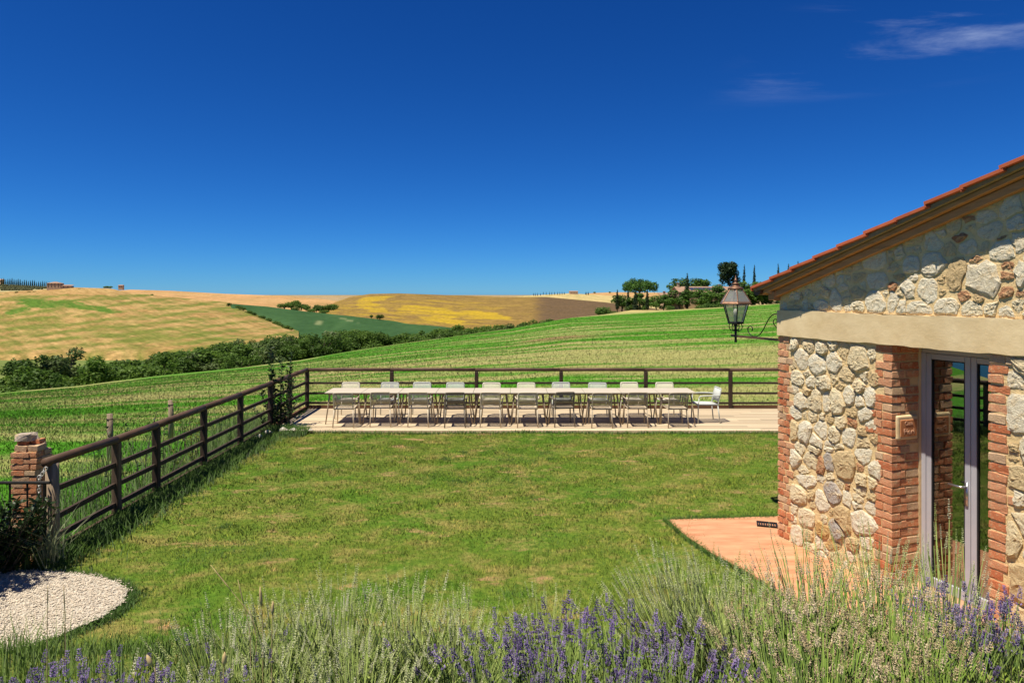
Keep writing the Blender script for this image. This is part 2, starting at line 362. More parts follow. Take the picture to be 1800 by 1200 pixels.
# valley floor out to the horizon
xs2 = np.linspace(-1500, 3300, 90); dv = np.array([60, 80, 100, 130, 170, 220, 300, 400, 550, 800, 1300, 2500, 5000, 9000.])
XP2, D2 = np.meshgrid(xs2, dv); X2 = (XP2 - 900) / FPX * D2
vc = np.zeros(X2.shape + (3,)); vc[:] = (.14, .17, .045); vc[D2 > 600] = (.22, .17, .09)
grid('valley_floor', X2, D2, valley_z(XP2, D2), M_FIELD, vc, kind='structure')
def hill(name, rows, colf, nx=140, und=0, seed=1, foot=-32, mat=None):
    """rows: list (from near to far) of dict x->(D,y) tables as lists [(x, D, y), ...]; interpolated over columns and between rows"""
    xa = min(r[0] for r in rows[0]); xb = max(r[0] for r in rows[0]); xs = np.linspace(xa, xb, nx)
    Ds = []; Zs = []; Ys = []
    for r in rows:
        r = np.array(r, float); d = np.interp(xs, r[:, 0], r[:, 1]); y = np.interp(xs, r[:, 0], r[:, 2]); Ds.append(d); Zs.append(EYE - (y - HZ) / FPX * d)
    sub = 14; DD = []; ZZ = []
    for i in range(len(rows) - 1):
        for k in range(sub):
            t = k / sub; ts = t
            DD.append(Ds[i] * (1 - t) + Ds[i + 1] * t); ZZ.append(Zs[i] * (1 - ts) + Zs[i + 1] * ts)
    DD.append(Ds[-1]); ZZ.append(Zs[-1]); dl = Ds[-1]; zl = Zs[-1]
    DD = np.array(DD); ZZ = np.array(ZZ); Xp = np.broadcast_to(xs, DD.shape)
    env = np.sin(np.linspace(0, 1, len(DD)) * math.pi)[:, None]
    ZZ = ZZ + und * wav((Xp - 900) / FPX * DD, DD, 130, seed) * env
    PY = HZ + (EYE - ZZ) / DD * FPX
    C = colf(Xp, PY, (Xp - 900) / FPX * DD, DD)
    for f, dz in ((1.02, .15), (1.12, 1.6), (1.4, 9)):   # the far side falls away
        DD = np.vstack([DD, dl * f]); ZZ = np.vstack([ZZ, zl - dz]); C = np.concatenate([C, C[-1:]], 0)
    # foot goes into the valley
    DD = np.vstack([DD[:1] * .93, DD]); ZZ = np.vstack([np.minimum(ZZ[:1] - 4, foot), ZZ]); C = np.concatenate([C[:1], C], 0)
    Xp = np.broadcast_to(xs, DD.shape)
    return grid(name, (Xp - 900) / FPX * DD, DD, ZZ, mat or M_FIELD, C, kind='structure')
def lerp(a, b, f): return np.array(a) * (1 - f[..., None]) + np.array(b) * f[..., None]
def sst(a, b, x): t = np.clip((x - a) / (b - a), 0, 1); return t * t * (3 - 2 * t)
def blob(xp, yp, cx, cy, rx, ry, rot=0):
    c, s = math.cos(rot), math.sin(rot); u = ((xp - cx) * c + (yp - cy) * s) / rx; v = (-(xp - cx) * s + (yp - cy) * c) / ry
    return 1 - sst(.6, 1.15, np.sqrt(u * u + v * v) + .25 * wav(xp, yp * 4, 90, 4))
def col_wheat(xp, yp, X, D):
    gr = .57 + .20 * np.clip(wav(xp * .35 - yp * 1.2, yp * 3.2 + xp * .30, 42, 12), -1, 1)
    g = np.maximum.reduce([blob(xp, yp, 85, 533, 80, 11, .05), blob(xp, yp, 30, 546, 34, 7, -.2), blob(xp, yp, 165, 542, 75, 6, .12),
                           blob(xp, yp, 300, 580, 90, 3.4, .17) * .8, blob(xp, yp, 190, 585, 80, 3.2, .2) * .75, blob(xp, yp, 390, 594, 80, 2.6, .13) * .8, blob(xp, yp, 400, 548, 50, 9, .2) * .5])
    gr = np.where(yp < 517, gr * .5, gr); return np.stack([gr, g * .62, g * 0], -1)
hill('wheat_hill', [[(-400, 260, 640), (0, 300, 625), (300, 300, 616), (440, 320, 600), (525, 330, 592)],
                    [(-400, 400, 585), (0, 430, 572), (200, 430, 566), (350, 430, 566), (440, 420, 578), (525, 400, 588)],
                    [(-400, 560, 540), (0, 570, 530), (150, 570, 526), (300, 560, 538), (405, 540, 549), (440, 500, 558), (525, 440, 586)],
                    [(-400, 720, 520), (0, 720, 513), (60, 720, 510), (130, 710, 505), (195, 700, 507), (225, 690, 514), (300, 680, 522), (400, 640, 531.5), (412, 620, 536), (440, 560, 549), (500, 480, 575), (525, 460, 583)]], col_wheat, und=1.2, mat=M_WHEAT)
hill('olive_slope', [[(-400, 760, 530), (0, 760, 514), (100, 760, 512), (140, 760, 512)], [(-400, 900, 512), (0, 900, 502), (50, 900, 504), (90, 890, 507), (140, 880, 512)]],
     lambda xp, yp, X, D: lerp((.30, .27, .13), (.34, .30, .16), .5 + .5 * wav(X, D, 30, 5)), 40)
def col_tan(xp, yp, X, D): return lerp((.36, .20, .085), (.42, .26, .115), .5 + .5 * wav(X, D, 110, 19)) * (1 - .0 * xp[..., None])
hill('stubble_hill', [[(150, 800, 540), (300, 800, 545), (440, 800, 552), (640, 800, 562)], [(150, 1050, 515), (230, 1050, 509), (300, 1050, 511), (400, 1100, 516.5), (490, 1150, 519.5), (560, 1150, 525), (640, 1150, 535)]], col_tan, und=1)
def col_green(xp, yp, X, D):
    c = lerp((.030, .070, .024), (.042, .092, .030), .5 + .5 * wav(X, D, 60, 29)); s = blob(xp, yp, 560, 567, 10, 2.4) * .6 + blob(xp, yp, 610, 562, 22, 1.3, .25) * .4
    c = c * (1 - s[..., None]) + np.array((.3, .3, .15)) * s[..., None]
    e = (1 - sst(0, 10, yp - np.interp(xp, [400, 440, 500, 530], [533, 549, 574, 582]) * 1.0 + 1e3 * (xp > 532))) * (xp < 532)
    return c
hill('dark_green_field', [[(395, 400, 620), (520, 400, 606), (650, 420, 604), (800, 440, 594)], [(395, 600, 546), (408, 608, 534), (470, 640, 539), (540, 650, 549), (640, 650, 558.5), (720, 640, 567), (780, 600, 574), (800, 560, 579)]], col_green, und=.4)
def col_yellow(xp, yp, X, D):
    y = np.maximum.reduce([blob(xp, yp, 660, 525, 45, 7, -.1), blob(xp, yp, 760, 548, 115, 10, .10), blob(xp, yp, 850, 553, 75, 7, .12), blob(xp, yp, 655, 540, 40, 9, .2), blob(xp, yp, 780, 562, 60, 6, .1)])
    mid = (1 - sst(840, 1000, xp)) * sst(516, 530, yp) * (.47 + .05 * wav(xp, yp * 4, 60, 3))
    return np.stack([np.maximum(y * .63, mid), sst(880, 990, xp) * (1 - y) * .85, y * 0], -1)
hill('yellow_flower_hill', [[(560, 560, 575), (700, 560, 585), (900, 560, 580), (1160, 560, 570)], [(560, 700, 556), (590, 700, 548), (760, 700, 556), (900, 700, 556), (1160, 700, 552)],
                            [(560, 900, 548), (590, 950, 531), (615, 1000, 522), (650, 1000, 516.5), (700, 1000, 515.5), (800, 1000, 519), (880, 1000, 522), (960, 950, 522), (1060, 900, 531), (1160, 900, 545)]], col_yellow, nx=260, und=1.5, mat=M_YELLOW)
def col_far(xp, yp, X, D): return lerp((.27, .19, .10), (.33, .24, .13), .5 + .5 * wav(X, D, 300, 49))
hill('far_ridge', [[(-700, 2500, 530), (2600, 2500, 530)], [(-700, 3400, 519), (300, 3400, 519), (480, 3400, 519.5), (880, 3400, 520), (1100, 3400, 518), (2600, 3400, 517)]], col_far, foot=-60)
hill('farm_ridge', [[(880, 1150, 540), (1250, 1150, 540)], [(880, 1500, 524), (930, 1500, 519.5), (1000, 1500, 515.5), (1040, 1500, 517.5), (1060, 1500, 519), (1250, 1500, 530)]], lambda xp, yp, X, D: lerp((.42, .32, .15), (.36, .29, .12), .5 + .5 * wav(X, D, 60, 3)), 60, foot=-40)
hill('tan_knoll', [[(1000, 1300, 540), (1250, 1300, 540)], [(1000, 2000, 521), (1040, 2000, 515), (1080, 2000, 513.5), (1250, 2000, 515)]], col_tan, 40, foot=-40)

# ---------------------------------------------------------------- the stone house
def wx(x): q = (x - 900) / FPX; return (HC[1] * q - HC[0]) / (ES[0] - ES[1] * q)          # pixel column -> s on the gable wall
def wz(x, y): s = wx(x); return EYE - (y - HZ) / FPX * (HC[1] + ES[1] * s)
house = thing('stone_house', 'rubble stone house with brick corners, plaster band and sloping terracotta tiled roof', 'house', (HC[0], HC[1], 0), math.atan2(ES[1], ES[0]))
SEND = 5.7; RT0, RSL = 3.24, .316
def roofz(s): return RT0 + RSL * s
M_MORTAR = simple('sandy mortar', (.68, .475, .225), (.83, .62, .33), 9, .95, 'Object', (1, 1, 1), .9, .02)
M_PLASTER = simple('cream plaster', (.62, .455, .24), (.78, .61, .36), 3.5, .9, 'Object', (1, 1, 1.3), .45, .008)
DL, DR, LB, LT = 1.658, 2.688, 2.54, 2.86
def wall_block(s0, s1, z0, z1): b = MB(); b.box((s0, 0, z0), (s1, .42, z1)); return b
lw = MB(); lw.box((0.004, .004, -.4), (DL - .004, .43, LB)).build('wall', M_MORTAR, house)
rw = MB(); rw.box((DR + .004, .004, -.4), (SEND, .43, LB)).build('wall', M_MORTAR, house)
gb = MB(); gb.prism([(0.004, LT), (SEND, LT), (SEND, roofz(SEND) - .08), (.004, roofz(0) - .08)], .004, .43).build('wall', M_MORTAR, house)
walls = [c for c in house.children]
ls = np.linspace(0, SEND, 60); lb = MB()
topz = LT + .004 * np.sin(ls * 3.1) + .003 * np.sin(ls * 23) + R.normal(0, .0025, 60); botz = LB + .003 * np.sin(ls * 4.3 + 1) + .003 * np.sin(ls * 19) + R.normal(0, .003, 60)
V = np.concatenate([np.stack([ls, np.full(60, -.035) + .004 * np.sin(ls * 6), botz], 1), np.stack([ls, np.full(60, -.035) + .004 * np.sin(ls * 5), topz], 1), np.stack([ls, np.full(60, .43), botz], 1), np.stack([ls, np.full(60, .43), topz], 1)])
F = []
for i in range(59): F += [(i, i + 1, 61 + i, 60 + i), (60 + i, 61 + i, 181 + i, 180 + i), (121 + i, 120 + i, 180 + i, 181 + i)[::-1], (i + 1, i, 120 + i, 121 + i)]
F += [(0, 60, 180, 120), (59, 179, 239, 119)]
lb.add(V, F).build('lintel_band', M_PLASTER, house)
# side wall and rest of the shell
sw = MB(); sw.box((.006, .43, -.4), (.42, 7, roofz(0) - .08)); sw.box((SEND - .3, .43, -.4), (SEND, 7, roofz(SEND) - .3)); sw.box((.42, 6.7, -.4), (SEND - .3, 7, roofz(0) - .1))
sw.build('rear_wall', simple('rear render', (.42, .32, .2), (.5, .4, .26), 5, .9), house)
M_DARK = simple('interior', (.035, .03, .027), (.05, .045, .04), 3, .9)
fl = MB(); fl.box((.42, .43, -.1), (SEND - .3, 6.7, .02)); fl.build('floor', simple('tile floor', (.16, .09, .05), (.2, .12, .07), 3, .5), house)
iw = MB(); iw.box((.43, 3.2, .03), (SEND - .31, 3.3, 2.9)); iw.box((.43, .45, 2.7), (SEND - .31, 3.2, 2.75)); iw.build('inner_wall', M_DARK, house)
# bricks (shared mesh variants, scaled)
def brick_mat():
    m, t, b = new_mat('old brick'); b.inputs['Roughness'].default_value = .9; b.inputs['Specular IOR Level'].default_value = .1
    o = orand(t); c0 = ramp(t, o, [(0, (.52, .165, .075)), (.25, (.62, .235, .11)), (.5, (.62, .30, .165)), (.66, (.70, .335, .18)), (.80, (.66, .46, .28)), (1, (.52, .335, .21))])
    v = coords(t, 'Object', (1.5, 1.5, .6)); f = tnoise(t, v, 2.2, 6, .7)
    c = mixcol(t, smooth(t, f, .48, .72), c0, (.66, .48, .28)); c = mixcol(t, 1.0, c, ramp(t, tnoise(t, v, 7, 4, .7), [(.3, (.72,) * 3), (.7, (1.15,) * 3)]), 'MULTIPLY')
    lk(t, c, b.inputs['Base Color']); bump(t, b, tnoise(t, v, 9, 5, .7), .5, .04); return m
M_BRICK = brick_mat()
def brick_mesh(seed):
    r = np.random.default_rng(seed); k = MB(); e = .025; V = []; c = .5 - e
    # chamfered, slightly uneven unit block
    for z, q in ((-.5, c), (-.5 + .09, .5), (.5 - .09, .5), (.5, c)):
        for (a, b) in ((-1, -1), (0, -1), (1, -1), (1, 1), (0, 1), (-1, 1)):
            V.append((a * q + r.uniform(-.02, .02), b * q + r.uniform(-.03, .03), z + r.uniform(-.055, .055)))
    F = []
    for i in range(3):
        for j in range(6): F.append((i * 6 + j, i * 6 + (j + 1) % 6, (i + 1) * 6 + (j + 1) % 6, (i + 1) * 6 + j))
    F += [(0, 5, 4, 1), (1, 4, 3, 2), (18, 19, 22, 23), (19, 20, 21, 22)]
    return k.add(V, F).mesh('brick', M_BRICK)
BM = [brick_mesh(i) for i in range(8)]
def brick(s0, s1, y0, y1, z0, z1, parent, tilt=.012):
    o = obj('brick', BM[int(R.integers(8))], parent, ((s0 + s1) / 2, (y0 + y1) / 2, (z0 + z1) / 2)); o.scale = (s1 - s0, y1 - y0, z1 - z0)
    o.rotation_euler = (R.normal(0, tilt * .5), R.normal(0, tilt), R.normal(0, tilt * .6)); return o
CH = LB / 29
for i in range(30):
    z0 = -.04 + (i - .5) * CH + .0; z1 = z0 + CH - .016
    if z1 > LB - .004: z1 = LB - .006
    j = lambda a=.012: float(R.normal(0, a))
    pr = lambda: -.005 + float(R.uniform(-.007, .004))
    # corner quoin
    if i % 2 == 0:
        brick(-.012, .125 + j(), pr(), .26, z0, z1, walls[0]); brick(.137, .262 + j(), pr(), .12, z0, z1, walls[0])
    else:
        brick(-.012, .075 + j(.006), pr(), .25, z0, z1, walls[0]); brick(.086, .172 + j(), pr(), .12, z0, z1, walls[0])
    # left jamb of the doorway: corner bricks wrap into the reveal
    if i % 2 == 0:
        w = .105 + j(.008); brick(DL - w, DL + .010, pr(), .185 + j(), z0, z1, walls[0]); brick(DL - .12, DL + .006 + j(.003), .20 + j(.004), .375, z0, z1, walls[0])
        if R.random() < .85: brick(DL - w - .105, DL - w - .011, pr(), .12, z0, z1, walls[0])
    else:
        w = .20 + j(.012); brick(DL - w, DL - .118, pr(), .12, z0, z1, walls[0]) if R.random() < .4 else None
        w2 = .107 if walls[0].children[-1].location.x > DL - .2 and walls[0].children[-1].location.x < DL - .1 else w
        brick(DL - w2, DL + .010, pr(), .11 + j(.004), z0, z1, walls[0]); brick(DL - .12, DL + .006, .122, .375 if R.random() < .6 else .25, z0, z1, walls[0])
        if R.random() < .3: brick(DL - w - .11, DL - w - .012, pr(), .12, z0, z1, walls[0])
    # right jamb
    w = (.135 if i % 2 else .165) + j(.015)
    brick(DR - .010, DR + w, pr(), .12 if i % 2 else .25, z0, z1, walls[1])
    if R.random() < .3: brick(DR + w + .012, DR + w + .09, pr(), .12, z0, z1, walls[1])
# stones: centres and sizes measured on the wall, edges settled against their neighbours
raw = []
def crop(ox, oy, k, lst):
    for q in lst:
        cx, cy, w, h = q[:4]; raw.append((ox + cx / k, oy + cy / k, w / k, h / k, q[4] if len(q) > 4 else ''))
crop(1370, 590, 6, [(235, 255, 130, 190, 'w'), (150, 90, 90, 110), (320, 110, 120, 120), (440, 130, 130, 110), (570, 95, 90, 90), (675, 150, 100, 160), (830, 240, 210, 260), (970, 200, 80, 120), (400, 300, 170, 190), (580, 290, 150, 190), (180, 455, 150, 170), (295, 400, 70, 70), (470, 495, 160, 140), (710, 410, 190, 130), (900, 430, 80, 90), (840, 520, 110, 150), (330, 480, 90, 110), (580, 460, 90, 100), (290, 590, 110, 80, 't'), (230, 690, 120, 170, 'w'), (380, 690, 140, 240), (495, 700, 80, 200), (610, 690, 140, 240), (740, 640, 130, 200), (840, 690, 90, 130), (950, 640, 110, 160), (640, 530, 90, 90, 't'), (170, 820, 150, 120, 'w'), (355, 850, 100, 100), (450, 850, 70, 80), (900, 830, 160, 140), (650, 920, 130, 140), (540, 880, 90, 90, 't'), (270, 1030, 150, 270), (440, 990, 120, 190, 'w'), (580, 1040, 140, 170), (770, 920, 120, 80, 'r'), (730, 1070, 160, 170), (870, 1010, 110, 90, 't'), (960, 950, 110, 110), (380, 1120, 150, 160), (870, 1140, 150, 160), (520, 1150, 100, 90), (640, 1170, 90, 70)])
crop(1370, 780, 6, [(170, 150, 130, 150, 'w'), (370, 40, 170, 100), (520, 40, 110, 80), (335, 170, 150, 140), (440, 230, 90, 180, 'r'), (515, 200, 90, 190, 'g'), (680, 200, 200, 330, 't'), (885, 100, 140, 200, 'w'), (260, 270, 170, 70), (280, 390, 180, 130), (440, 360, 80, 70), (850, 250, 70, 70, 'r'), (870, 370, 120, 110), (980, 400, 90, 120), (200, 530, 190, 160), (330, 540, 90, 110, 't'), (450, 600, 140, 190, 'w'), (560, 510, 170, 240, 'g'), (720, 580, 100, 140, 'w'), (650, 420, 90, 90), (710, 450, 50, 60, 'r'), (860, 500, 140, 70), (960, 560, 100, 90, 't'), (830, 570, 140, 60), (290, 790, 180, 180), (660, 780, 170, 220, 't'), (600, 890, 140, 190, 'g'), (880, 830, 230, 250, 'w'), (960, 660, 100, 130), (820, 650, 110, 60), (450, 920, 170, 170, 'o'), (170, 930, 130, 190, 'w'), (920, 1040, 120, 140), (310, 960, 100, 120, 't'), (550, 1060, 150, 110, 'o'), (330, 1090, 130, 100), (780, 1050, 120, 120, 't'), (600, 1190, 150, 100), (900, 1190, 130, 100), (450, 1180, 110, 90), (750, 1190, 100, 90)])
crop(1370, 420, 8, [(700, 580, 180, 200), (515, 630, 120, 100), (410, 640, 60, 90), (340, 660, 70, 90), (240, 690, 90, 80), (130, 710, 60, 70), (215, 800, 120, 120), (390, 760, 110, 130), (310, 800, 40, 100), (530, 790, 90, 60), (650, 750, 130, 130), (220, 890, 200, 60), (220, 960, 190, 70), (360, 950, 90, 160, 'w'), (580, 920, 200, 120, 'w'), (430, 950, 60, 80), (800, 850, 170, 300), (890, 690, 130, 120), (930, 800, 150, 140), (970, 430, 110, 120), (1095, 390, 120, 160), (1340, 300, 330, 220), (1100, 530, 160, 140), (850, 580, 110, 110), (960, 560, 80, 100), (830, 460, 120, 80), (1120, 760, 230, 160), (1380, 590, 260, 190), (1560, 310, 100, 90), (1690, 200, 130, 200), (1600, 400, 200, 90), (1600, 670, 110, 100, 'r'), (1690, 540, 160, 100, 't'), (1100, 960, 170, 140), (1350, 900, 280, 300, 'w'), (1620, 890, 200, 300, 'w'), (1490, 790, 60, 90), (1700, 740, 90, 170)])
crop(1580, 330, 5, [(130, 470, 150, 80), (130, 545, 150, 70), (310, 470, 180, 150), (310, 670, 180, 200, 'w'), (110, 680, 120, 150, 'w'), (480, 330, 140, 150), (610, 280, 100, 60, 'r'), (625, 345, 110, 50), (520, 450, 200, 70, 'r'), (590, 530, 190, 100, 'w'), (740, 530, 80, 90), (780, 260, 160, 100), (850, 130, 120, 100), (990, 170, 200, 180), (810, 370, 240, 130), (1030, 300, 180, 120), (900, 440, 80, 40, 'r'), (920, 565, 220, 160, 'w'), (1060, 500, 130, 180, 'w'), (740, 830, 290, 310, 'w'), (490, 770, 150, 300, 't'), (680, 630, 180, 50, 'r'), (950, 685, 120, 70, 'r'), (945, 770, 110, 60, 'r'), (1070, 740, 100, 280, 'w'), (945, 920, 130, 80, 'r'), (1070, 930, 90, 60, 'r'), (60, 890, 120, 160), (265, 900, 160, 190, 'w'), (370, 805, 70, 70, 't'), (180, 1060, 220, 110, 'w'), (420, 1050, 220, 150, 'w'), (640, 1065, 190, 130), (570, 950, 140, 80, 'r'), (690, 965, 90, 80, 't'), (820, 1070, 140, 110), (930, 1100, 200, 80, 'w'), (1050, 1040, 100, 100), (20, 1040, 90, 130, 'w'), (340, 340, 150, 70), (360, 400, 100, 60)])
ST = []
for x, y, w, h, k in raw:
    s = wx(x); z = wz(x, y); ws = wx(x + w / 2) - wx(x - w / 2); hs = h / FPX * (HC[1] + ES[1] * s); ST.append([s, z, ws / 2, hs / 2, k])
def area_of(s, z):
    if z < LB: return 0 if s < DL else 1
    return 2
def allowed(s, z):
    if z < LB - .02: return (.23 < s < DL - .20 and z > -.05) or (DR + .19 < s < SEND - .05 and z > -.05)
    return z > LT + .02 and z < roofz(s) - .2 and .03 < s < SEND - .05
for lo, hi, rad, ntry in (((.10), .16, .13, 2500), (.05, .08, .072, 5000), (.028, .045, .046, 6000)):
    for _ in range(ntry):
        s, z = R.uniform(0, SEND), R.uniform(-.05, 5.0)
        if len(ST) > 430 or not allowed(s, z) or (s > 3.6 and rad < .06): continue
        if all(max(abs(s - q[0]) / (q[2] + lo * .9), abs(z - q[1]) / (q[3] + lo * .8)) > 1 for q in ST):
            a = R.uniform(lo, hi); ST.append([s, z, a * R.uniform(.8, 1.15), a * R.uniform(.75, 1.25), '' if R.random() < .75 else 't'])
def stone_mat(name, stops, pit=.5):
    m, t, b = new_mat(name); b.inputs['Roughness'].default_value = .95; b.inputs['Specular IOR Level'].default_value = .1
    c0 = ramp(t, orand(t), stops); v = coords(t, 'Object'); f = tnoise(t, v, 14, 6, .7); g = tnoise(t, v, 45, 5, .75)
    c = mixcol(t, tmath(t, 'MULTIPLY', smooth(t, f, .46, .66), .62), c0, (.80, .58, .31))
    c = mixcol(t, tmath(t, 'MULTIPLY', smooth(t, g, .56, .68), pit), c, (.24, .18, .115))
    lk(t, c, b.inputs['Base Color']); bump(t, b, tmath(t, 'ADD', f, g), 1.0, .035); return m
SM = {'': stone_mat('rough limestone', [(0, (.80, .65, .40)), (.35, (.86, .74, .51)), (.6, (.88, .78, .56)), (.8, (.82, .63, .36)), (1, (.72, .57, .35))], .38),
      'w': stone_mat('white limestone', [(0, (.86, .75, .55)), (.5, (.90, .81, .62)), (1, (.86, .77, .58))], .4),
      't': stone_mat('tan tufa', [(0, (.64, .46, .24)), (1, (.72, .55, .31))], .5),
      'r': stone_mat('brick fragment', [(0, (.48, .20, .10)), (1, (.56, .33, .18))], .2),
      'g': stone_mat('grey stone', [(0, (.46, .41, .36)), (1, (.55, .48, .42))], .3),
      'o': stone_mat('ochre stone', [(0, (.56, .34, .12)), (1, (.60, .38, .15))], .2)}
def clip_poly(poly, nx, nz, c):
    o = []
    for i in range(len(poly)):
        p, q = poly[i], poly[(i + 1) % len(poly)]; a = p[0] * nx + p[1] * nz - c; b = q[0] * nx + q[1] * nz - c
        if a <= 0: o.append(p)
        if (a < 0) != (b < 0): t = a / (a - b); o.append((p[0] + (q[0] - p[0]) * t, p[1] + (q[1] - p[1]) * t))
    return o
nst = 0
CRAG = bpy.data.textures.new('crags', 'CLOUDS'); CRAG.noise_scale = .035; CRAG.noise_depth = 3; CRAG.noise_type = 'HARD_NOISE'
for i, (s, z, a, b, k) in enumerate(ST):
    if k == '' and R.random() < .38: k = 'w'
    ar = area_of(s, z); n = 12; ph = R.uniform(0, .5); ex = R.uniform(.42, .75)
    poly = []
    for q in range(n):
        t = 2 * math.pi * q / n + ph; c, d = math.cos(t), math.sin(t); rr = R.uniform(.92, 1.22)
        a_, b_ = a * 1.28, b * 1.28; poly.append((s + a_ * rr * math.copysign(abs(c) ** ex, c), z + b_ * rr * math.copysign(abs(d) ** ex, d)))
    for j_, (s2, z2, a2, b2, k2) in enumerate(ST):
        if j_ == i or area_of(s2, z2) != ar: continue
        dx, dz = s2 - s, z2 - z; L = math.hypot(dx, dz)
        if L > a + b + a2 + b2 or L < 1e-4: continue
        ux, uz = dx / L, dz / L; r1 = 1 / math.hypot(ux / a, uz / b); r2 = 1 / math.hypot(ux / a2, uz / b2)
        cut = L * r1 / (r1 + r2) - .004
        if cut < r1 * 1.9: poly = clip_poly(poly, ux, uz, s * ux + z * uz + cut)
        if len(poly) < 3: break
    lim = {0: (.20, DL - .125, -.1, LB - .012), 1: (DR + .15, SEND - .02, -.1, LB - .012), 2: (.01, SEND - .02, LT + .012, 9)}[ar]
    for nx, nz, c in ((-1, 0, -lim[0]), (1, 0, lim[1]), (0, -1, -lim[2]), (0, 1, lim[3])):
        if len(poly) >= 3: poly = clip_poly(poly, nx, nz, c)
    if ar == 2 and len(poly) >= 3: poly = clip_poly(poly, -RSL, 1, RT0 - .14)
    if len(poly) < 4: continue
    pa = np.array(poly); ctr = pa.mean(0); A = .5 * abs(np.sum(pa[:, 0] * np.roll(pa[:, 1], -1) - pa[:, 1] * np.roll(pa[:, 0], -1)))
    if A < .0008: continue
    # resample outline evenly with slight roughness
    m = len(pa); seg = np.linalg.norm(np.roll(pa, -1, 0) - pa, axis=1); cum = np.concatenate([[0], np.cumsum(seg)]); n = 14
    tt = np.linspace(0, cum[-1], n, endpoint=False); pc = np.vstack([pa, pa[:1]])
    out_ = np.stack([np.interp(tt, cum, pc[:, 0]), np.interp(tt, cum, pc[:, 1])], 1); out_ = out_ * .9 + .05 * (np.roll(out_, 1, 0) + np.roll(out_, -1, 0)) + R.normal(0, .004, out_.shape)
    size = math.sqrt(A); hgt = min(.05, .007 + size * (R.uniform(.07, .16) if R.random() < .6 else R.uniform(.2, .32))); hgt = hgt * (.8 if k == 'w' else 1.0)
    if ar == 2: hgt *= .75
    n = 12; tt = np.linspace(0, cum[-1], n, endpoint=False); out_ = np.stack([np.interp(tt, cum, pc[:, 0]), np.interp(tt, cum, pc[:, 1])], 1) + R.normal(0, .006, (n, 2)); loc = out_ - ctr
    fa = R.uniform(0, 6.283, 4); fs = R.uniform(.15, .9, 4) * .5 / size; fc = R.uniform(.75, 1.15, 4)        # broken facets
    rings = [(1.0, 0), (.97, .45), (.80, .92), (.42, 1.0)]; V = []; sd_ = Vector((s * 9, z * 9, i * .37))
    def facet(q): return np.minimum.reduce([fc[k_] - fs[k_] * (q[:, 0] * math.cos(fa[k_]) + q[:, 1] * math.sin(fa[k_])) for k_ in range(4)])
    for sc, yy in rings:
        q = loc * sc + (R.normal(0, .02 * size, (n, 2)) if sc < .99 else 0)
        if sc > .99: dep = np.full(n, .03)
        else: dep = -hgt * (yy * np.clip(facet(q), .25, 1.1) + R.normal(0, .06, n))
        V.append(np.stack([q[:, 0], dep, q[:, 1]], 1))
    V.append(np.array([[0, -hgt * float(np.clip(facet(np.zeros((1, 2))), .25, 1.1)[0]), 0]])); V = np.concatenate(V); Fq = []
    for r_ in range(3):
        for q in range(n): Fq.append((r_ * n + q, r_ * n + (q + 1) % n, (r_ + 1) * n + (q + 1) % n, (r_ + 1) * n + q))
    sg = np.sum(out_[:, 0] * np.roll(out_[:, 1], -1) - out_[:, 1] * np.roll(out_[:, 0], -1))
    Ft = [(3 * n + q, 3 * n + (q + 1) % n, 4 * n) for q in range(n)]
    if sg < 0: Fq = [f[::-1] for f in Fq]; Ft = [f[::-1] for f in Ft]
    sb = MB(); sb.add(V, Fq + Ft); me = sb.mesh('stone', SM[k]); so = obj('stone', me, walls[ar], (ctr[0], .004, ctr[1])); nst += 1
    if s < 3.4:
        md = so.modifiers.new('subdivide', 'SUBSURF'); md.subdivision_type = 'SIMPLE'; md.levels = md.render_levels = 1
        md = so.modifiers.new('crags', 'DISPLACE'); md.texture = CRAG; md.texture_coords = 'GLOBAL'; md.strength = .022 if k != 'w' else .014; md.mid_level = .5
# small mortar-pressed chips would be too small to pick apart: the mortar's relief carries them
# roof: verge boards, tile bed, verge tiles, corrugated tile field
M_WOOD = simple('brown timber', (.36, .165, .065), (.54, .27, .115), 3, .75, 'Object', (1, 12, 12), .35, .006)
rot = Matrix.Rotation(-math.atan(RSL), 3, 'Y'); Lr = (SEND + .26) / math.cos(math.atan(RSL))
def sloped(name, y0, y1, o0, o1, mat, s0=-.23, s1=SEND + .1, parent=house):
    b = MB(); b.add([(s, y, roofz(s) + o) for s in (s0, s1) for y in (y0, y1) for o in (o0, o1)],
                    [(0, 1, 3, 2)[::-1], (4, 5, 7, 6), (0, 4, 6, 2)[::-1], (1, 5, 7, 3), (0, 1, 5, 4)[::-1], (2, 3, 7, 6)]); return b.build(name, mat, parent)
bevel(sloped('verge_board', -.075, -.002, -.215, -.135, M_WOOD, s0=.02)); bevel(sloped('verge_board', -.135, -.002, -.130, -.078, M_WOOD, s0=-.15))
sloped('tile_bed', -.19, 7.1, -.075, -.03, simple('dark tile bed', (.22, .17, .10), (.30, .23, .14), 12, .95, bs=.5))
M_TILE = simple('terracotta tile', (.40, .085, .035), (.52, .135, .055), 5, .75, 'Object', (1, 1, 1), .3, .006, rnd=.15)
tl = .355; ns = int((SEND + .5) / tl) + 1
tb = MB(); tb.add([(x, y, z + .012 * (x / (tl * 1.12))) for x in (0, tl * 1.12) for y in (-.235, .14) for z in (-.004, .026)], [(0, 1, 3, 2), (4, 6, 7, 5), (0, 4, 5, 1), (2, 3, 7, 6), (0, 2, 6, 4), (1, 5, 7, 3)])
tb.box((-.0, -.236, -.034), (.012, -.20, .0))
tme = tb.mesh('verge_tile', M_TILE)
for i in range(ns):
    s = -.26 + i * tl; o = obj('verge_tile', tme, house, (s, R.normal(0, .008), roofz(s) - .018 + R.normal(0, .003))); o.rotation_euler = (0, -math.atan(RSL) + .09, 0)
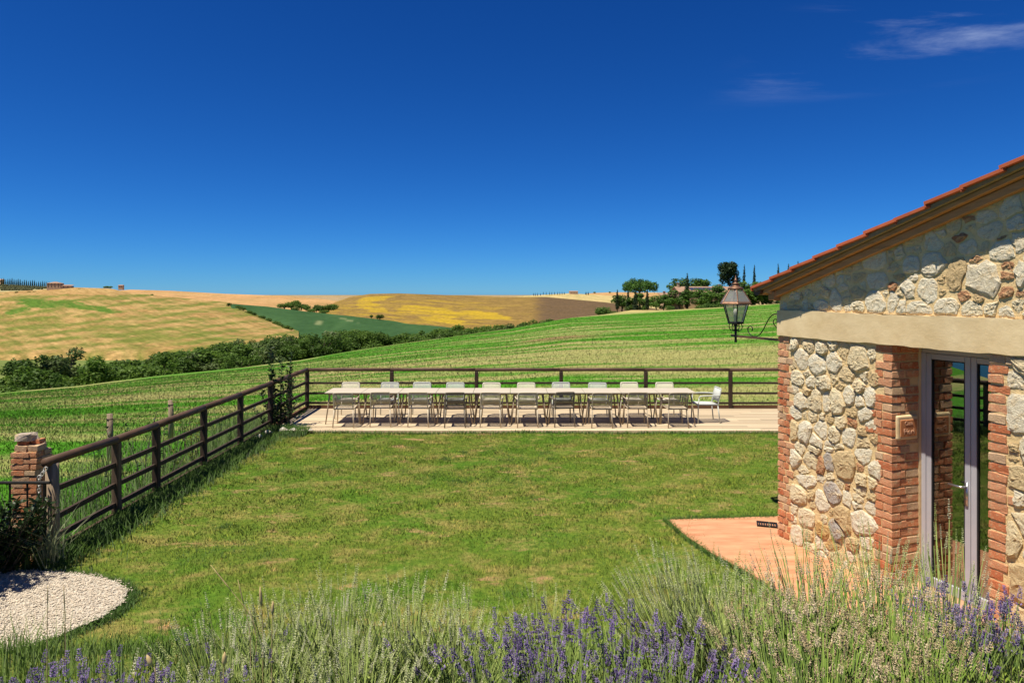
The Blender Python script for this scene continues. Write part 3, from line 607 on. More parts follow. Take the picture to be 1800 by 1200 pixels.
cg = MB(); nyc = 7 * 22; yy = np.linspace(.1, 7.1, nyc); rows_ = []
ss = np.linspace(-.25, SEND + .1, 2)
Vc = np.array([(s, y, roofz(s) + .0 + .03 * abs(math.sin(y * math.pi / .22))) for s in ss for y in yy])
cg.add(Vc, [(i, i + 1, nyc + i + 1, nyc + i) for i in range(nyc - 1)]).build('roof', M_TILE, house, True)
# eave: beam end, fascia, gutter
bevel(MB().box((-.09, -.10, 2.985), (.02, 7.0, 3.10)).build('eave_beam', M_WOOD, house), .01)
bevel(MB().box((-.13, -.128, 3.075), (-.02, -.02, 3.15)).build('rafter_end', simple('pale cut timber', (.42, .22, .10), (.5, .27, .13), 12, .8), house), .005)
gt = MB(); A = np.linspace(math.pi, 2 * math.pi, 10); gv = [(-.20 + .068 * math.cos(a), y, 3.115 + .068 * math.sin(a)) for y in (-.18, 7.1) for a in A]
gt.add(gv, [(i, i + 1, 10 + i + 1, 10 + i) for i in range(9)]); gt.add([gv[i] for i in range(10)], [(0, 1, 8, 9), (1, 2, 7, 8), (2, 3, 6, 7), (3, 4, 5, 6)])
gt.build('gutter', simple('dark copper gutter', (.07, .04, .028), (.11, .06, .04), 6, .5, metal=.4), house)
# french door set in the reveal
M_ALU = simple('lilac grey door paint', (.40, .39, .425), (.44, .43, .465), 6, .45, spec=.4)
def glass_mat(name, refl, tint=(.9, .95, .93)):
    m = bpy.data.materials.new(name); m.use_nodes = True; t = m.node_tree; t.nodes.clear()
    o = t.nodes.new('ShaderNodeOutputMaterial'); g = t.nodes.new('ShaderNodeBsdfGlossy'); g.inputs['Roughness'].default_value = .005; g.inputs[0].default_value = (.95, .97, .95, 1)
    tr = t.nodes.new('ShaderNodeBsdfTransparent'); tr.inputs[0].default_value = (*tint, 1); f = t.nodes.new('ShaderNodeLayerWeight'); f.inputs[0].default_value = .25
    mx = t.nodes.new('ShaderNodeMath'); mx.operation = 'MULTIPLY_ADD'; mx.inputs[1].default_value = .5; mx.inputs[2].default_value = refl; lk(t, f.outputs['Fresnel'], mx.inputs[0])
    s = t.nodes.new('ShaderNodeMixShader'); lk(t, mx.outputs[0], s.inputs[0]); lk(t, tr.outputs[0], s.inputs[1]); lk(t, g.outputs[0], s.inputs[2]); lk(t, s.outputs[0], o.inputs[0]); return m
M_GLASS = glass_mat('coated door glass', .30, (.5, .55, .52))
door = obj('door', MB().box((DL + .02, .405, LB - .085), (DR + .25, .47, LB - .003)).box((DL + .012, .405, -.02), (DL + .062, .47, LB - .087)).mesh('door', M_ALU), house)
bevel(door, .004)
MB().box((DL - .0, .378, -.1), (DL + .012, .43, LB)).build('reveal_bead', M_PLASTER, house)
def leaf(s0, s1, y):
    z0, z1 = .01, LB - .09; f = .058; q = MB()
    q.box((s0, y, z0), (s0 + f, y + .05, z1)); q.box((s1 - f, y, z0), (s1, y + .05, z1)); q.box((s0 + f + .001, y, z1 - f), (s1 - f - .001, y + .05, z1)); q.box((s0 + f + .001, y, z0), (s1 - f - .001, y + .05, z0 + .1))
    o = bevel(q.build('door_leaf', M_ALU, door), .006, 2)
    g = MB().box((s0 + f - .004, y + .02, z0 + .09), (s1 - f + .004, y + .026, z1 - f + .006)).build('pane', M_GLASS, door)
    bd = MB()
    for a, b, c, d in ((s0 + f, s0 + f + .012, z0 + .1, z1 - f), (s1 - f - .012, s1 - f, z0 + .1, z1 - f), (s0 + f + .0121, s1 - f - .0121, z1 - f - .012, z1 - f)): bd.box((a, y + .006, c), (b, y + .019, d))
    bd.build('glazing_bead', simple('black seal', (.02, .02, .022), None, 4, .6), door)
leaf(DL + .064, 2.203, .412); leaf(2.207, 2.76, .414)
hs = 2.203 - .032
hm = MB(); hm.box((hs - .016, .398, .97), (hs + .016, .412, 1.20)); hm.tube([(hs, .400, 1.16), (hs, .345, 1.16), (hs - .02, .335, 1.16), (hs - .14, .335, 1.16)], .0105, 8)
hm.lathe([(0, 0), (.011, 0), (.011, .004)], 8, (hs, .396, 1.03))
hm.build('door_handle', simple('satin steel', (.5, .5, .52), None, 5, .3, metal=.9), door, True)
ds = MB().box((DL, -.02, -.012), (DR, .6, .012)).build('threshold', simple('stone threshold', (.35, .2, .12), (.45, .27, .17), 5, .8), house)
# the plaque fixed to the reveal
zt, zb_ = wz(1590, 708) + .12, wz(1590, 750) + .10
plq = obj('name_plaque', bevel(MB().box((DL - .01, .045, 1.545), (DL + .032, .345, 1.80)).build('tmp', M_PLASTER), .018, 2).data, None, label='terracotta name plaque framed in cream plaster on the door reveal', category='plaque')
bpy.data.objects.remove([o for o in COL.objects if o.name == 'tmp'][0])
plq.matrix_world = house.matrix_basis.copy(); bevel(plq, .018, 2)
M_TERRA = simple('terracotta plaque', (.46, .17, .06), (.58, .24, .10), 14, .8, bs=.4, bd=.004)
bevel(MB().box((DL + .03, .085, 1.580), (DL + .040, .315, 1.755)).build('tile', M_TERRA, plq), .004)
def text(body, size, y, z):
    c = bpy.data.curves.new('lettering', 'FONT'); c.body = body; c.size = size; c.extrude = .0015; c.align_x = 'CENTER'
    q = bpy.data.objects.new('lettering_curve', c); COL.objects.link(q); bpy.context.view_layer.update()
    me = bpy.data.meshes.new_from_object(q.evaluated_get(bpy.context.evaluated_depsgraph_get())); bpy.data.objects.remove(q)
    me.materials.clear(); me.materials.append(simple('pale lettering', (.70, .42, .26), None, 5, .8))
    o = obj('lettering', me, plq, (DL + .0415, y, z)); o.rotation_euler = (math.radians(90), 0, math.radians(90))
text('Casa', .058, .195, 1.70); text('Pieri', .085, .20, 1.605)
# ---------------------------------------------------------------- wall lantern
M_IRON = simple('black wrought iron', (.018, .017, .016), (.035, .032, .03), 20, .55, metal=.5)
M_COPPER = simple('weathered copper', (.15, .08, .05), (.25, .14, .085), 9, .5, metal=.6, bs=.3)
M_LGLASS = glass_mat('lantern glass', .10, (.93, .94, .90))
t_l = M_LGLASS.node_tree; o_l = [n for n in t_l.nodes if n.type == 'OUTPUT_MATERIAL'][0]; src_l = o_l.inputs[0].links[0].from_socket
df_l = t_l.nodes.new('ShaderNodeBsdfTranslucent'); df_l.inputs[0].default_value = (.75, .73, .66, 1); d2_l = t_l.nodes.new('ShaderNodeBsdfDiffuse'); d2_l.inputs[0].default_value = (.7, .68, .62, 1)
a_l = t_l.nodes.new('ShaderNodeMixShader'); lk(t_l, df_l.outputs[0], a_l.inputs[1]); lk(t_l, d2_l.outputs[0], a_l.inputs[2]); m_l = t_l.nodes.new('ShaderNodeMixShader'); m_l.inputs[0].default_value = .32   # dust on the panes
lk(t_l, src_l, m_l.inputs[1]); lk(t_l, a_l.outputs[0], m_l.inputs[2]); lk(t_l, m_l.outputs[0], o_l.inputs[0])
off = .98; lamp = thing('wall_lantern', 'copper and glass lantern on a scrolled iron bracket at the house corner', 'lantern', tuple(house.matrix_basis @ Vector((-.0, .06, 0))), house.rotation_euler.z)
A0 = -.93; zr = 2.475
MB().box((-.035, -.02, 2.15), (-.004, .02, 2.98)).build('wall_plate', M_IRON, lamp)
MB().box((A0 - .09, -.012, zr - .014), (-.03, .012, zr + .014)).build('arm', M_COPPER, lamp)
MB().tube([(A0, 0, zr - .09), (A0, 0, zr + .18)], .017, 8).build('stem', M_IRON, lamp)
def spiral(cx, cz, r0, r1, a0, a1, n=40): return [(cx + (r0 + (r1 - r0) * t) * math.cos(a0 + (a1 - a0) * t), 0, cz + (r0 + (r1 - r0) * t) * math.sin(a0 + (a1 - a0) * t)) for t in np.linspace(0, 1, n)]
top = [(-.03, 0, zr + .27)] + [(-.10 - .20 * t + 0 * t, 0, zr + .33 - .02 * math.sin(t * 3) - .25 * t * t) for t in np.linspace(0, 1, 12)]
crv = [(-.02, 0, zr + .20), (-.05, 0, zr + .29), (-.13, 0, zr + .33), (-.22, 0, zr + .30), (-.30, 0, zr + .21), (-.37, 0, zr + .11), (-.45, 0, zr + .04), (-.53, 0, zr + .017), (-.61, 0, zr + .03), (-.665, 0, zr + .08), (-.66, 0, zr + .135), (-.61, 0, zr + .15), (-.575, 0, zr + .12), (-.59, 0, zr + .09)]
def cr(pts, k=6):
    p = np.array(pts); o = []
    for i in range(len(p) - 1):
        a, b, c, d = p[max(i - 1, 0)], p[i], p[i + 1], p[min(i + 2, len(p) - 1)]
        for t in np.linspace(0, 1, k, endpoint=False): o.append(.5 * ((2 * b) + (c - a) * t + (2 * a - 5 * b + 4 * c - d) * t * t + (3 * b - a - 3 * c + d) * t ** 3))
    o.append(p[-1]); return o
sc_ = MB(); sc_.tube(cr(crv), .007, 6); sc_.tube(cr([(-.13, 0, zr + .17), (-.165, 0, zr + .20), (-.17, 0, zr + .245), (-.135, 0, zr + .27), (-.105, 0, zr + .25), (-.11, 0, zr + .225), (-.135, 0, zr + .222)]), .006, 6)
sc_.tube(cr([(-.03, 0, zr + .14), (-.09, 0, zr + .15), (-.13, 0, zr + .17)]), .006, 6)
sc_.build('scroll', M_IRON, lamp, True)
for k_ in range(4):
    a = k_ * math.pi / 2 + .4; ca, sa = math.cos(a), math.sin(a)
    p2 = cr([(.015, 0, .05), (.05, 0, .03), (.085, 0, .05), (.10, 0, .10), (.075, 0, .135), (.045, 0, .115), (.055, 0, .09)])
    MB().tube([(A0 + q[0] * ca, q[0] * sa, zr + .04 + q[2]) for q in p2], .006, 5).build('leaf_scroll', M_IRON, lamp, True)
zb0 = zr + .185; nS = 6; r0, r1, h1 = .105, .185, .27; r2, h2 = .095, .20
ang = [2 * math.pi * (k + .5) / nS for k in range(nS)]
def cor(r, z): return [(A0 + r * math.cos(a), r * math.sin(a), z) for a in ang]
b0, b1, c1, c2 = cor(r0, zb0), cor(r1, zb0 + h1), cor(r1 + .025, zb0 + h1 + .025), cor(r2, zb0 + h1 + h2)
for k_ in range(nS):
    n2 = (k_ + 1) % nS
    MB().add([b0[k_], b0[n2], b1[n2], b1[k_]], [(0, 1, 2, 3)]).build('glass_pane', M_LGLASS, lamp)
    MB().add([c1[k_], c1[n2], c2[n2], c2[k_]], [(0, 1, 2, 3)]).build('hood_pane', M_LGLASS, lamp)
    MB().tube([b0[k_], b1[k_]], .0075, 6).build('mullion', M_IRON, lamp)
    MB().tube([c1[k_], c2[k_]], .009, 6).build('hood_rib', M_COPPER, lamp)
MB().lathe([(r0 - .03, -.012), (r0 + .012, -.012), (r0 + .012, .012), (r0 - .03, .012)], nS, (A0, 0, zb0), ang[0]).lathe([(.0, -.03), (.05, -.02), (r0, -.006)], nS, (A0, 0, zb0), ang[0]).build('base_ring', M_IRON, lamp)
MB().lathe([(r1 - .01, -.01), (r1 + .04, -.012), (r1 + .045, .0), (r1 + .03, .022), (r1 + .012, .032), (r1 - .01, .02)], nS, (A0, 0, zb0 + h1), ang[0]).build('cornice', M_COPPER, lamp)
MB().lathe([(r2 - .02, -.004), (r2 + .012, -.006), (r2 + .012, .018), (r2 - .02, .03), (.055, .045), (.04, .065), (.055, .07), (.058, .08), (.03, .088), (.018, .10), (.022, .115), (.025, .125), (.018, .14), (.008, .15), (.005, .19), (0, .2)], 12, (A0, 0, zb0 + h1 + h2)).build('finial', M_COPPER, lamp, True)
MB().lathe([(0, .0), (.02, .0), (.02, .09), (.0, .09)], 10, (A0, 0, zb0)).build('lamp_socket', simple('grey socket', (.12, .16, .13), None, 5, .6), lamp)
MB().lathe([(.012, .09), (.03, .13), (.032, .16), (.02, .19), (0, .2)], 12, (A0, 0, zb0)).build('bulb', simple('white bulb', (.8, .78, .72), None, 5, .2), lamp, True)
# drain grate at the corner
gr = thing('floor_drain', 'small black iron drain grate in the paving at the house corner', 'drain', (3.40, 9.10, -.012), -.3)
MB().box((-.13, -.09, 0), (.13, -.075, .02)).box((-.13, .075, 0), (.13, .09, .02)).box((-.13, -.0745, 0), (-.115, .0745, .02)).box((.115, -.0745, 0), (.13, .0745, .02)).build('frame', M_IRON, gr)
q = MB(); [q.box((-.105 + .03 * i, -.074, .003), (-.088 + .03 * i, .074, .016)) for i in range(8)]; q.build('bars', M_IRON, gr)

# ---------------------------------------------------------------- deck
M_DECK = simple('bleached decking', (.40, .305, .19), (.50, .40, .27), 1.6, .85, 'Object', (.35, 6, 1), .3, .004, island=.22)
dk = MB(); yb = 15.19; npl = 20; pw = (18.08 - yb) / npl
for i in range(npl):
    y0 = yb + i * pw; segs = np.sort(np.concatenate([[-5.36, 9.0], R.uniform(-4.5, 8.5, 4)]))
    for a, b in zip(segs[:-1], segs[1:]): dz = R.uniform(-.0025, .0025); dk.box((a + .002, y0 + .006, -.03), (b - .002, y0 + pw - .006, 0.0 + dz))
deck = obj('deck', MB().box((-5.36, yb + .03, -.35), (9, 18.06, -.031)).mesh('deck', simple('deck joists', (.10, .07, .045), (.14, .1, .06), 4, .9)), kind='structure')
dk.build('deck_planks', M_DECK, deck, kind='stuff')
MB().box((-5.36, yb - .012, -.10), (9, yb + .028, -.033)).build('edge_board', M_DECK, deck)

# ---------------------------------------------------------------- garden fences
M_FWOOD = simple('dark stained wood', (.024, .015, .010), (.065, .040, .025), 4, .75, 'Object', (6, 6, 1), .35, .004)
M_RAIL = simple('brown stained rail', (.055, .030, .019), (.13, .072, .044), 3, .7, 'Object', (1, 1, 1), .3, .004)
M_BOARD = simple('brown fence board', (.11, .050, .024), (.20, .095, .045), 2, .8, 'Object', (.6, 1, 4), .3, .004)
M_GREYPOST = simple('weathered post', (.16, .11, .07), (.33, .25, .17), 5, .85, 'Object', (6, 6, .6), .4, .004)
FY = 18.15
bf = thing('wooden_fence', 'long dark wooden rail fence along the back of the deck', 'fence', (0, FY, 0))
bx = [(-360 + 148.8 * k) / FPX * FY for k in range(0, 10)]
for i, x in enumerate(bx):
    bevel(MB().box((x - .047, -.047, -.6), (x + .047, .047, .98)).build('post', M_FWOOD, bf), .012)
    if i < len(bx) - 1:
        x2 = bx[i + 1]; dz = .004 * math.sin(i * 2.1)
        MB().tube([(x - .03, 0, 1.02 + dz), ((x + x2) / 2, 0, 1.025), (x2 - .031, 0, 1.02)], .045, 10).build('top_rail', M_RAIL, bf, True)
        for z, nm in ((.665, 'rail'), (.395, 'rail'), (.135, 'rail')):
            MB().box((x + .048, -.02 + .0, z - .026), (x2 - .048, .02, z + .026), Matrix.Rotation(.004 * math.sin(i * 3 + z * 9), 3, 'Y')).build(nm, M_FWOOD, bf)
        MB().box((x + .049, -.015, -.12), (x2 - .049, .025, .075)).build('bottom_board', M_BOARD, bf)
FX = -5.45
lf = thing('wooden_fence', 'dark round-topped rail fence running from the brick pillar to the deck corner', 'fence', (FX, 0, 0))
fy = [8.09, 9.41, 10.46, 12.07, 13.7, 15.4, 16.75, FY]; ftop = [1.10, 1.06, 1.05, 1.045, 1.03, 1.02, 1.02, 1.02]
for i, (y, h) in enumerate(zip(fy[:-1], ftop)):
    if i == 0: MB().tube([(0, y, -.5), (0.01, y, .3), (0, y, h - .03)], [.075, .072, .07], 12).build('end_post', M_GREYPOST, lf, True)
    else: bevel(MB().box((-.05, y - .05, -.7), (.05, y + .05, h - .035)).build('post', M_FWOOD if i > 1 else simple('brown grey post', (.07, .045, .03), (.16, .11, .075), 4, .8, 'Object', (6, 6, .8), .3), lf), .014)
    y2 = fy[i + 1]; h2 = ftop[i + 1]
    MB().tube([(0, y - (.12 if i == 0 else .02), h + .002), (.004, (y + y2) / 2, (h + h2) / 2 + .004), (0, y2 - .021, h2)], .056, 10).build('top_rail', M_RAIL, lf, True)
    for z in (.70, .43, .17):
        q = MB(); a, b = z * h / 1.03, z * h2 / 1.03
        if z == .43 and i == 0: a -= .05
        q.add([(sx * .02, yy_, zz + sz * .032) for (yy_, zz) in ((y + .051, a), (y2 - .051, b)) for sx in (-1, 1) for sz in (-1, 1)], [(0, 1, 3, 2), (4, 6, 7, 5), (0, 4, 5, 1), (2, 3, 7, 6), (0, 2, 6, 4), (1, 5, 7, 3)]).build('rail', M_FWOOD, lf)
    MB().box((-.045, y + .052, -.5), (.0, y2 - .052, .055)).build('bottom_board', M_BOARD if i > 4 else simple('dark bottom board', (.05, .032, .02), (.10, .06, .038), 3, .85), lf)
# two weathered wire-fence posts out in the meadow
for (xp, yt, Dp, lab) in ((193, 727, 14.2, 'short weathered wire fence post in the meadow nearer the brick pillar'), (300, 703, 16.2, 'short weathered wire fence post in the meadow farther from the brick pillar')):
    p = P(xp, yt, Dp); g = float(meadow_z(np.array(xp), np.array(Dp)))
    t_ = thing('fence_post', lab, 'post', (p[0], p[1], g), 0, 'meadow wire fence posts'); h = p[2] - g
    MB().tube([(0, 0, -.3), (.01, 0, h * .5), (0, 0, h)], [.062, .058, .055], 9).build('post', M_GREYPOST, t_, True)
    MB().tube([(0, 0, h - .12), (0, 0, h - .10)], .064, 10).build('wire_loop', M_IRON, t_)
p1, p2 = P(193, 727, 14.2), P(300, 703, 16.2); wz_ = []
wm = MB()
for dz in (.11, .45):
    wm.tube([tuple(p1 + (p2 - p1) * t + np.array([.06, 0, -dz - .10 * math.sin(math.pi * t)])) for t in np.linspace(0, 1, 12)], .004, 4)
    pe = P(120, 800, 9.6); wm.tube([tuple(pe + (p1 - pe) * t + np.array([.06, 0, (-dz - .1) * t - .1 * math.sin(math.pi * t)])) for t in np.linspace(0, 1, 12)], .004, 4)
wm.build('fence_wire', M_IRON, None, label='thin sagging wire strung between the weathered meadow posts', category='wire')

# ---------------------------------------------------------------- brick pillar, gate, chain
pil = thing('brick_pillar', 'crumbling brick gate pillar capped with a pale stone', 'pillar', (-6.01, 8.55, 0), .03)
MB().box((-.13, -.13, -.6), (.13, .13, 1.12)).build('core', M_MORTAR, pil)
zc_ = -.5; i = 0
while zc_ < 1.10:
    h = .060
    if i % 2 == 0: parts = [(-.15, -.003, -.15, -.06), (.003, .15, -.15, -.06), (.07, .15, -.05, .15), (-.15, .06, .07, .15), (-.15, -.07, -.05, .06)]
    else: parts = [(-.15, .06, -.15, -.06), (.07, .15, -.15, .0), (.07, .15, .01, .15), (-.15, -.07, -.05, .15), (-.06, .06, .07, .15)]
    for a, b, c, d in parts: brick(a + R.normal(0, .006), b + R.normal(0, .006), c + R.normal(0, .006), d + R.normal(0, .006), zc_, zc_ + h, pil, .025)
    zc_ += h + .014; i += 1
for a, b, c, d in ((-.12, .02, -.14, -.04), (.03, .15, -.13, .03), (-.08, .10, .0, .12)): brick(a, b, c, d, zc_ - .004, zc_ + .07, pil, .05)
for a, b, c, d in ((-.11, .0, -.11, .02), (.02, .12, -.05, .08)): brick(a, b, c, d, zc_ + .072, zc_ + .12, pil, .05)
cs = MB(); cr_ = np.random.default_rng(3); cv = np.array([(x, y, z) for z in (0, .05, .1) for (x, y) in ((-.12, -.12), (-.02, -.13), (.07, -.11), (.08, .0), (.06, .09), (-.03, .10), (-.11, .08), (-.13, 0))]); cv[:, 2] *= .85; cv += cr_.normal(0, .013, cv.shape)
cs.add(cv, [(r_ * 8 + k, r_ * 8 + (k + 1) % 8, r_ * 8 + 8 + (k + 1) % 8, r_ * 8 + 8 + k) for r_ in range(2) for k in range(8)] + [(16, 17, 18, 19), (16, 19, 20, 23), (20, 21, 22, 23), (0, 3, 2, 1), (0, 7, 4, 3), (4, 7, 6, 5)])
o = cs.build('cap_stone', stone_mat('pale cap', [(0, (.58, .47, .38)), (1, (.62, .51, .42))], .3), pil); o.location = (-.02, 0, zc_ + .122); bevel(o, .012, 2)
gate = thing('gate', 'low dark metal gate half hidden in black-green leaves beside the pillar', 'gate', (-5.38, 7.86, 0))
MB().tube([(-3.6, .0, .89), (.06, 0, .90)], .019, 8).build('top_bar', M_IRON, gate); MB().tube([(-3.6, 0, .10), (.0, 0, .10)], .017, 8).build('bottom_bar', M_IRON, gate)
MB().tube([(-3.6, 0, .50), (.0, 0, .50)], .012, 8).build('middle_bar', M_IRON, gate)
for i in range(19): MB().tube([(-.0 - .2 * i, 0, -.05 if i in (0, 18) else .10), (-.0 - .2 * i, 0, .89)], .011 if i else .019, 6).build('bar', M_IRON, gate)
ch = thing('chain', 'pale galvanised chain hanging from the round end post of the fence', 'chain', (-5.50, 7.96, 0))
M_GALV = simple('galvanised steel', (.52, .50, .46), (.62, .6, .56), 30, .5, metal=.5)
lk_ = MB(); T_ = np.linspace(0, 2 * math.pi, 13)
lk_.tube([(.016 * math.cos(a), 0, .014 * math.sin(a) + (.012 if math.sin(a) > 0 else -.012)) for a in T_], .0055, 5, False); lme = lk_.mesh('link', M_GALV, True)
for i in range(15):
    if i < 4: x, z = .06 - .018 * i, 1.03 - .028 * i
    else: x, z = -.012, .93 - .038 * (i - 4)
    o = obj('link', lme, ch, (x, 0, z)); o.rotation_euler = (0, .6 if i < 4 else 0, (i % 2) * math.pi / 2 + .3)

# ---------------------------------------------------------------- tables and chairs
M_TOP = simple('cream table top', (.47, .405, .31), (.51, .445, .345), 3, .55)
M_TLEG = simple('taupe table leg', (.30, .225, .15), (.35, .27, .185), 4, .5)
TW = 8.66 / 10; TY0, TY1, TH = 15.90, 16.66, .745; TX0 = -4.37
ords = ['first', 'second', 'third', 'fourth', 'fifth', 'sixth', 'seventh', 'eighth', 'ninth', 'tenth']
tp = None
for i in range(10):
    g = .010 if i == 0 else .003
    t_ = thing('square_table', ords[i] + ' cream square table from the left in the long row on the deck' if i else 'leftmost cream square table, a dark seam beside it, on the deck', 'table', (TX0 + TW * (i + .5), (TY0 + TY1) / 2 + R.normal(0, .004), 0), R.normal(0, .002), 'tables pushed together on the deck')
    if tp is None:
        w, d = TW / 2 - .004, (TY1 - TY0) / 2
        parts_ = [('table_top', bevel(MB().box((-w, -d, TH - .022), (w, d, TH)).build('table_top', M_TOP, t_), .004)),
                  ('apron', MB().box((-w + .07, -d + .06, TH - .065), (w - .07, -d + .085, TH - .0225)).box((-w + .07, d - .085, TH - .065), (w - .07, d - .06, TH - .0225)).build('apron', M_TLEG, t_))]
        for sx in (-1, 1):
            for sy in (-1, 1):
                MB().tube([(sx * (w - .10), sy * (d - .09), TH - .03), (sx * (w - .015), sy * (d - .03), 0)], [.020, .013], 8).build('leg', M_TLEG, t_, True)
        tp = t_
    else:
        for c in tp.children: copy_tree(c, t_)
CHM = {'taupe': simple('taupe chair', (.40, .325, .23), (.44, .36, .26), 5, .5), 'cream': simple('cream chair', (.66, .60, .48), (.70, .64, .52), 5, .5),
       'brown': simple('brown grey chair', (.17, .14, .105), (.20, .165, .125), 5, .5), 'grey': simple('light grey chair', (.50, .51, .47), (.54, .55, .51), 5, .5), 'sand': simple('sand chair', (.54, .455, .33), (.58, .49, .365), 5, .5)}
def chair_meshes():
    """chair faces +y; back at y=-.24"""
    out = []
    hw_, r = .215, .015
    # back frame: rounded hoop continuing into the rear legs
    def hoop(z): y = -.235 - .09 * max(0, (z - .42)) / .4; return y
    pts = [(-hw_, hoop(.40), .40), (-hw_, hoop(.6), .60), (-hw_, hoop(.755), .755), (-hw_ + .012, hoop(.785), .785), (-hw_ + .045, hoop(.80), .80), (hw_ - .045, hoop(.80), .80), (hw_ - .012, hoop(.785), .785), (hw_, hoop(.755), .755), (hw_, hoop(.6), .60), (hw_, hoop(.40), .40)]
    out.append(('back_frame', MB().tube(cr(pts, 3), r, 6)))
    sl = MB(); n = 15
    for i in range(n):
        x = -hw_ + .03 + (2 * hw_ - .06) * i / (n - 1)
        sl.tube([(x, hoop(.80) + .002, .798), (x, hoop(.62) - .008, .62), (x, hoop(.50) - .0, .505)], .0088, 5)
    sl.tube([(-hw_, hoop(.5), .505), (0, hoop(.5) - .012, .505), (hw_, hoop(.5), .505)], .009, 6)
    out.append(('backrest', sl))
    se = MB()
    for i in range(n):
        x = -hw_ + .02 + (2 * hw_ - .04) * i / (n - 1)
        se.tube([(x, -.225, .432), (x, -.10, .424), (x, .12, .436), (x, .215, .446), (x, .235, .425)], .0095, 5)
    out.append(('seat', se))
    out.append(('seat_frame', MB().tube(cr([(-hw_, -.235, .425), (-hw_ + .0, .20, .432), (-hw_ + .04, .235, .425), (hw_ - .04, .235, .425), (hw_, .20, .432), (hw_, -.235, .425)], 2), r, 6).tube([(-hw_, -.235, .425), (hw_, -.235, .425)], r, 6)))
    for sx in (-1, 1):
        out.append(('armrest', MB().tube(cr([(sx * hw_, hoop(.64), .64), (sx * (hw_ + .045), -.12, .645), (sx * (hw_ + .055), .10, .645), (sx * (hw_ + .05), .20, .63), (sx * (hw_ + .045), .225, .59)], 4), .015, 6)))
        out.append(('leg', MB().tube([(sx * (hw_ + .045), .225, .595), (sx * (hw_ + .02), .235, .42), (sx * (hw_ + .04), .25, .003)], .0145, 6)))
        out.append(('leg', MB().tube([(sx * hw_, -.235, .42), (sx * (hw_ + .02), -.285, .003)], .0145, 6)))
    return out
CP = chair_meshes(); CMESH = {}
for k_, m_ in CHM.items(): CMESH[k_] = [(n, b.mesh(n, m_, True)) for n, b in CP]
def chair(x, y, rz, tone, label, grp):
    c = thing('garden_chair', label, 'chair', (x, y, .003), rz, grp)
    for n, me in CMESH[tone]: obj(n, me, c)
tw = {'taupe': 'taupe', 'cream': 'cream', 'brown': 'grey-brown', 'grey': 'light grey', 'sand': 'sand coloured'}
fx = [604, 667, 735, 799, 863, 927, 990, 1058, 1121, 1190]; ft = ['sand', 'sand', 'sand', 'brown', 'sand', 'sand', 'brown', 'taupe', 'taupe', 'taupe']
bxs = [613, 683, 740, 800, 863, 925, 988, 1050, 1110, 1172]; bt = ['cream', 'grey', 'grey', 'grey', 'cream', 'cream', 'grey', 'grey', 'cream', 'cream']
for i in range(10):
    chair((fx[i] - 900) / FPX * 15.55, 15.80 + R.normal(0, .035), R.normal(0, .06) + (.10 if i == 9 else 0), ft[i], f'{tw[ft[i]]} slatted armchair, {ords[i]} from the left in the row nearer the lawn', 'chairs on the lawn side of the tables')
for i in range(10):
    chair((bxs[i] - 900) / FPX * 16.95, 16.84 + R.normal(0, .035), math.pi + R.normal(0, .06), bt[i], f'{tw[bt[i]]} slatted armchair, {ords[i]} from the left in the row by the fence', 'chairs on the fence side of the tables')
chair(4.60, 16.28, math.pi / 2 + .05, 'grey', 'light grey slatted armchair alone at the right end of the tables', 'chairs at the table ends')

# ---------------------------------------------------------------- trees and plants
def leaf_cloud(blobs, n, size, seed, flat=0, fill=.35):
    """leaf quads spread through ellipsoid blobs: (cx,cy,cz, rx,ry,rz)"""
    r = np.random.default_rng(seed); B = np.array(blobs, float); w = (B[:, 3] * B[:, 4] * B[:, 5]) ** .67; k = r.choice(len(B), n, p=w / w.sum())
    d = r.normal(size=(n, 3)); d /= np.linalg.norm(d, axis=1)[:, None]; rad = r.uniform(fill, 1.0, n) ** .6 * (1 + r.normal(0, .07, n))
    C = B[k, :3] + d * B[k, 3:] * rad[:, None]
    nn = d * .8 + r.normal(size=(n, 3)) * .7 + np.array([0, 0, .35]); nn /= np.linalg.norm(nn, axis=1)[:, None]
    u = np.cross(nn, r.normal(size=(n, 3))); u /= np.linalg.norm(u, axis=1)[:, None]; v = np.cross(nn, u)
    s = size * r.uniform(.6, 1.35, n)[:, None]
    V = np.stack([C - u * s, C + v * s * .55, C + u * s, C - v * s * .55], 1).reshape(-1, 3)
    sh = np.repeat(r.uniform(.75, 1.2, n), 4)[:, None] * np.ones(3)
    return V, np.arange(4 * n).reshape(-1, 4), sh
M_BARK = simple('bark', (.07, .05, .035), (.13, .10, .07), 3, .9, 'Object', (4, 4, 1), .5, .02)
M_VALLEY = foliage('valley leaves', (.058, .122, .016), (.115, .195, .032), .6, .45, .30, 'Col')
M_PALE = foliage('poplar leaves', (.080, .125, .034), (.13, .18, .055), .6, .3, .25, 'Col')
M_CYP = foliage('cypress leaves', (.014, .032, .010), (.026, .052, .016), 1.2, .12, .2, 'Col')
M_PINE = foliage('pine needles', (.042, .110, .012), (.075, .160, .020), .5, .2, .1, 'Col')
M_GARD = foliage('garden leaves', (.050, .115, .015), (.088, .165, .026), .7, .3, .25, 'Col')
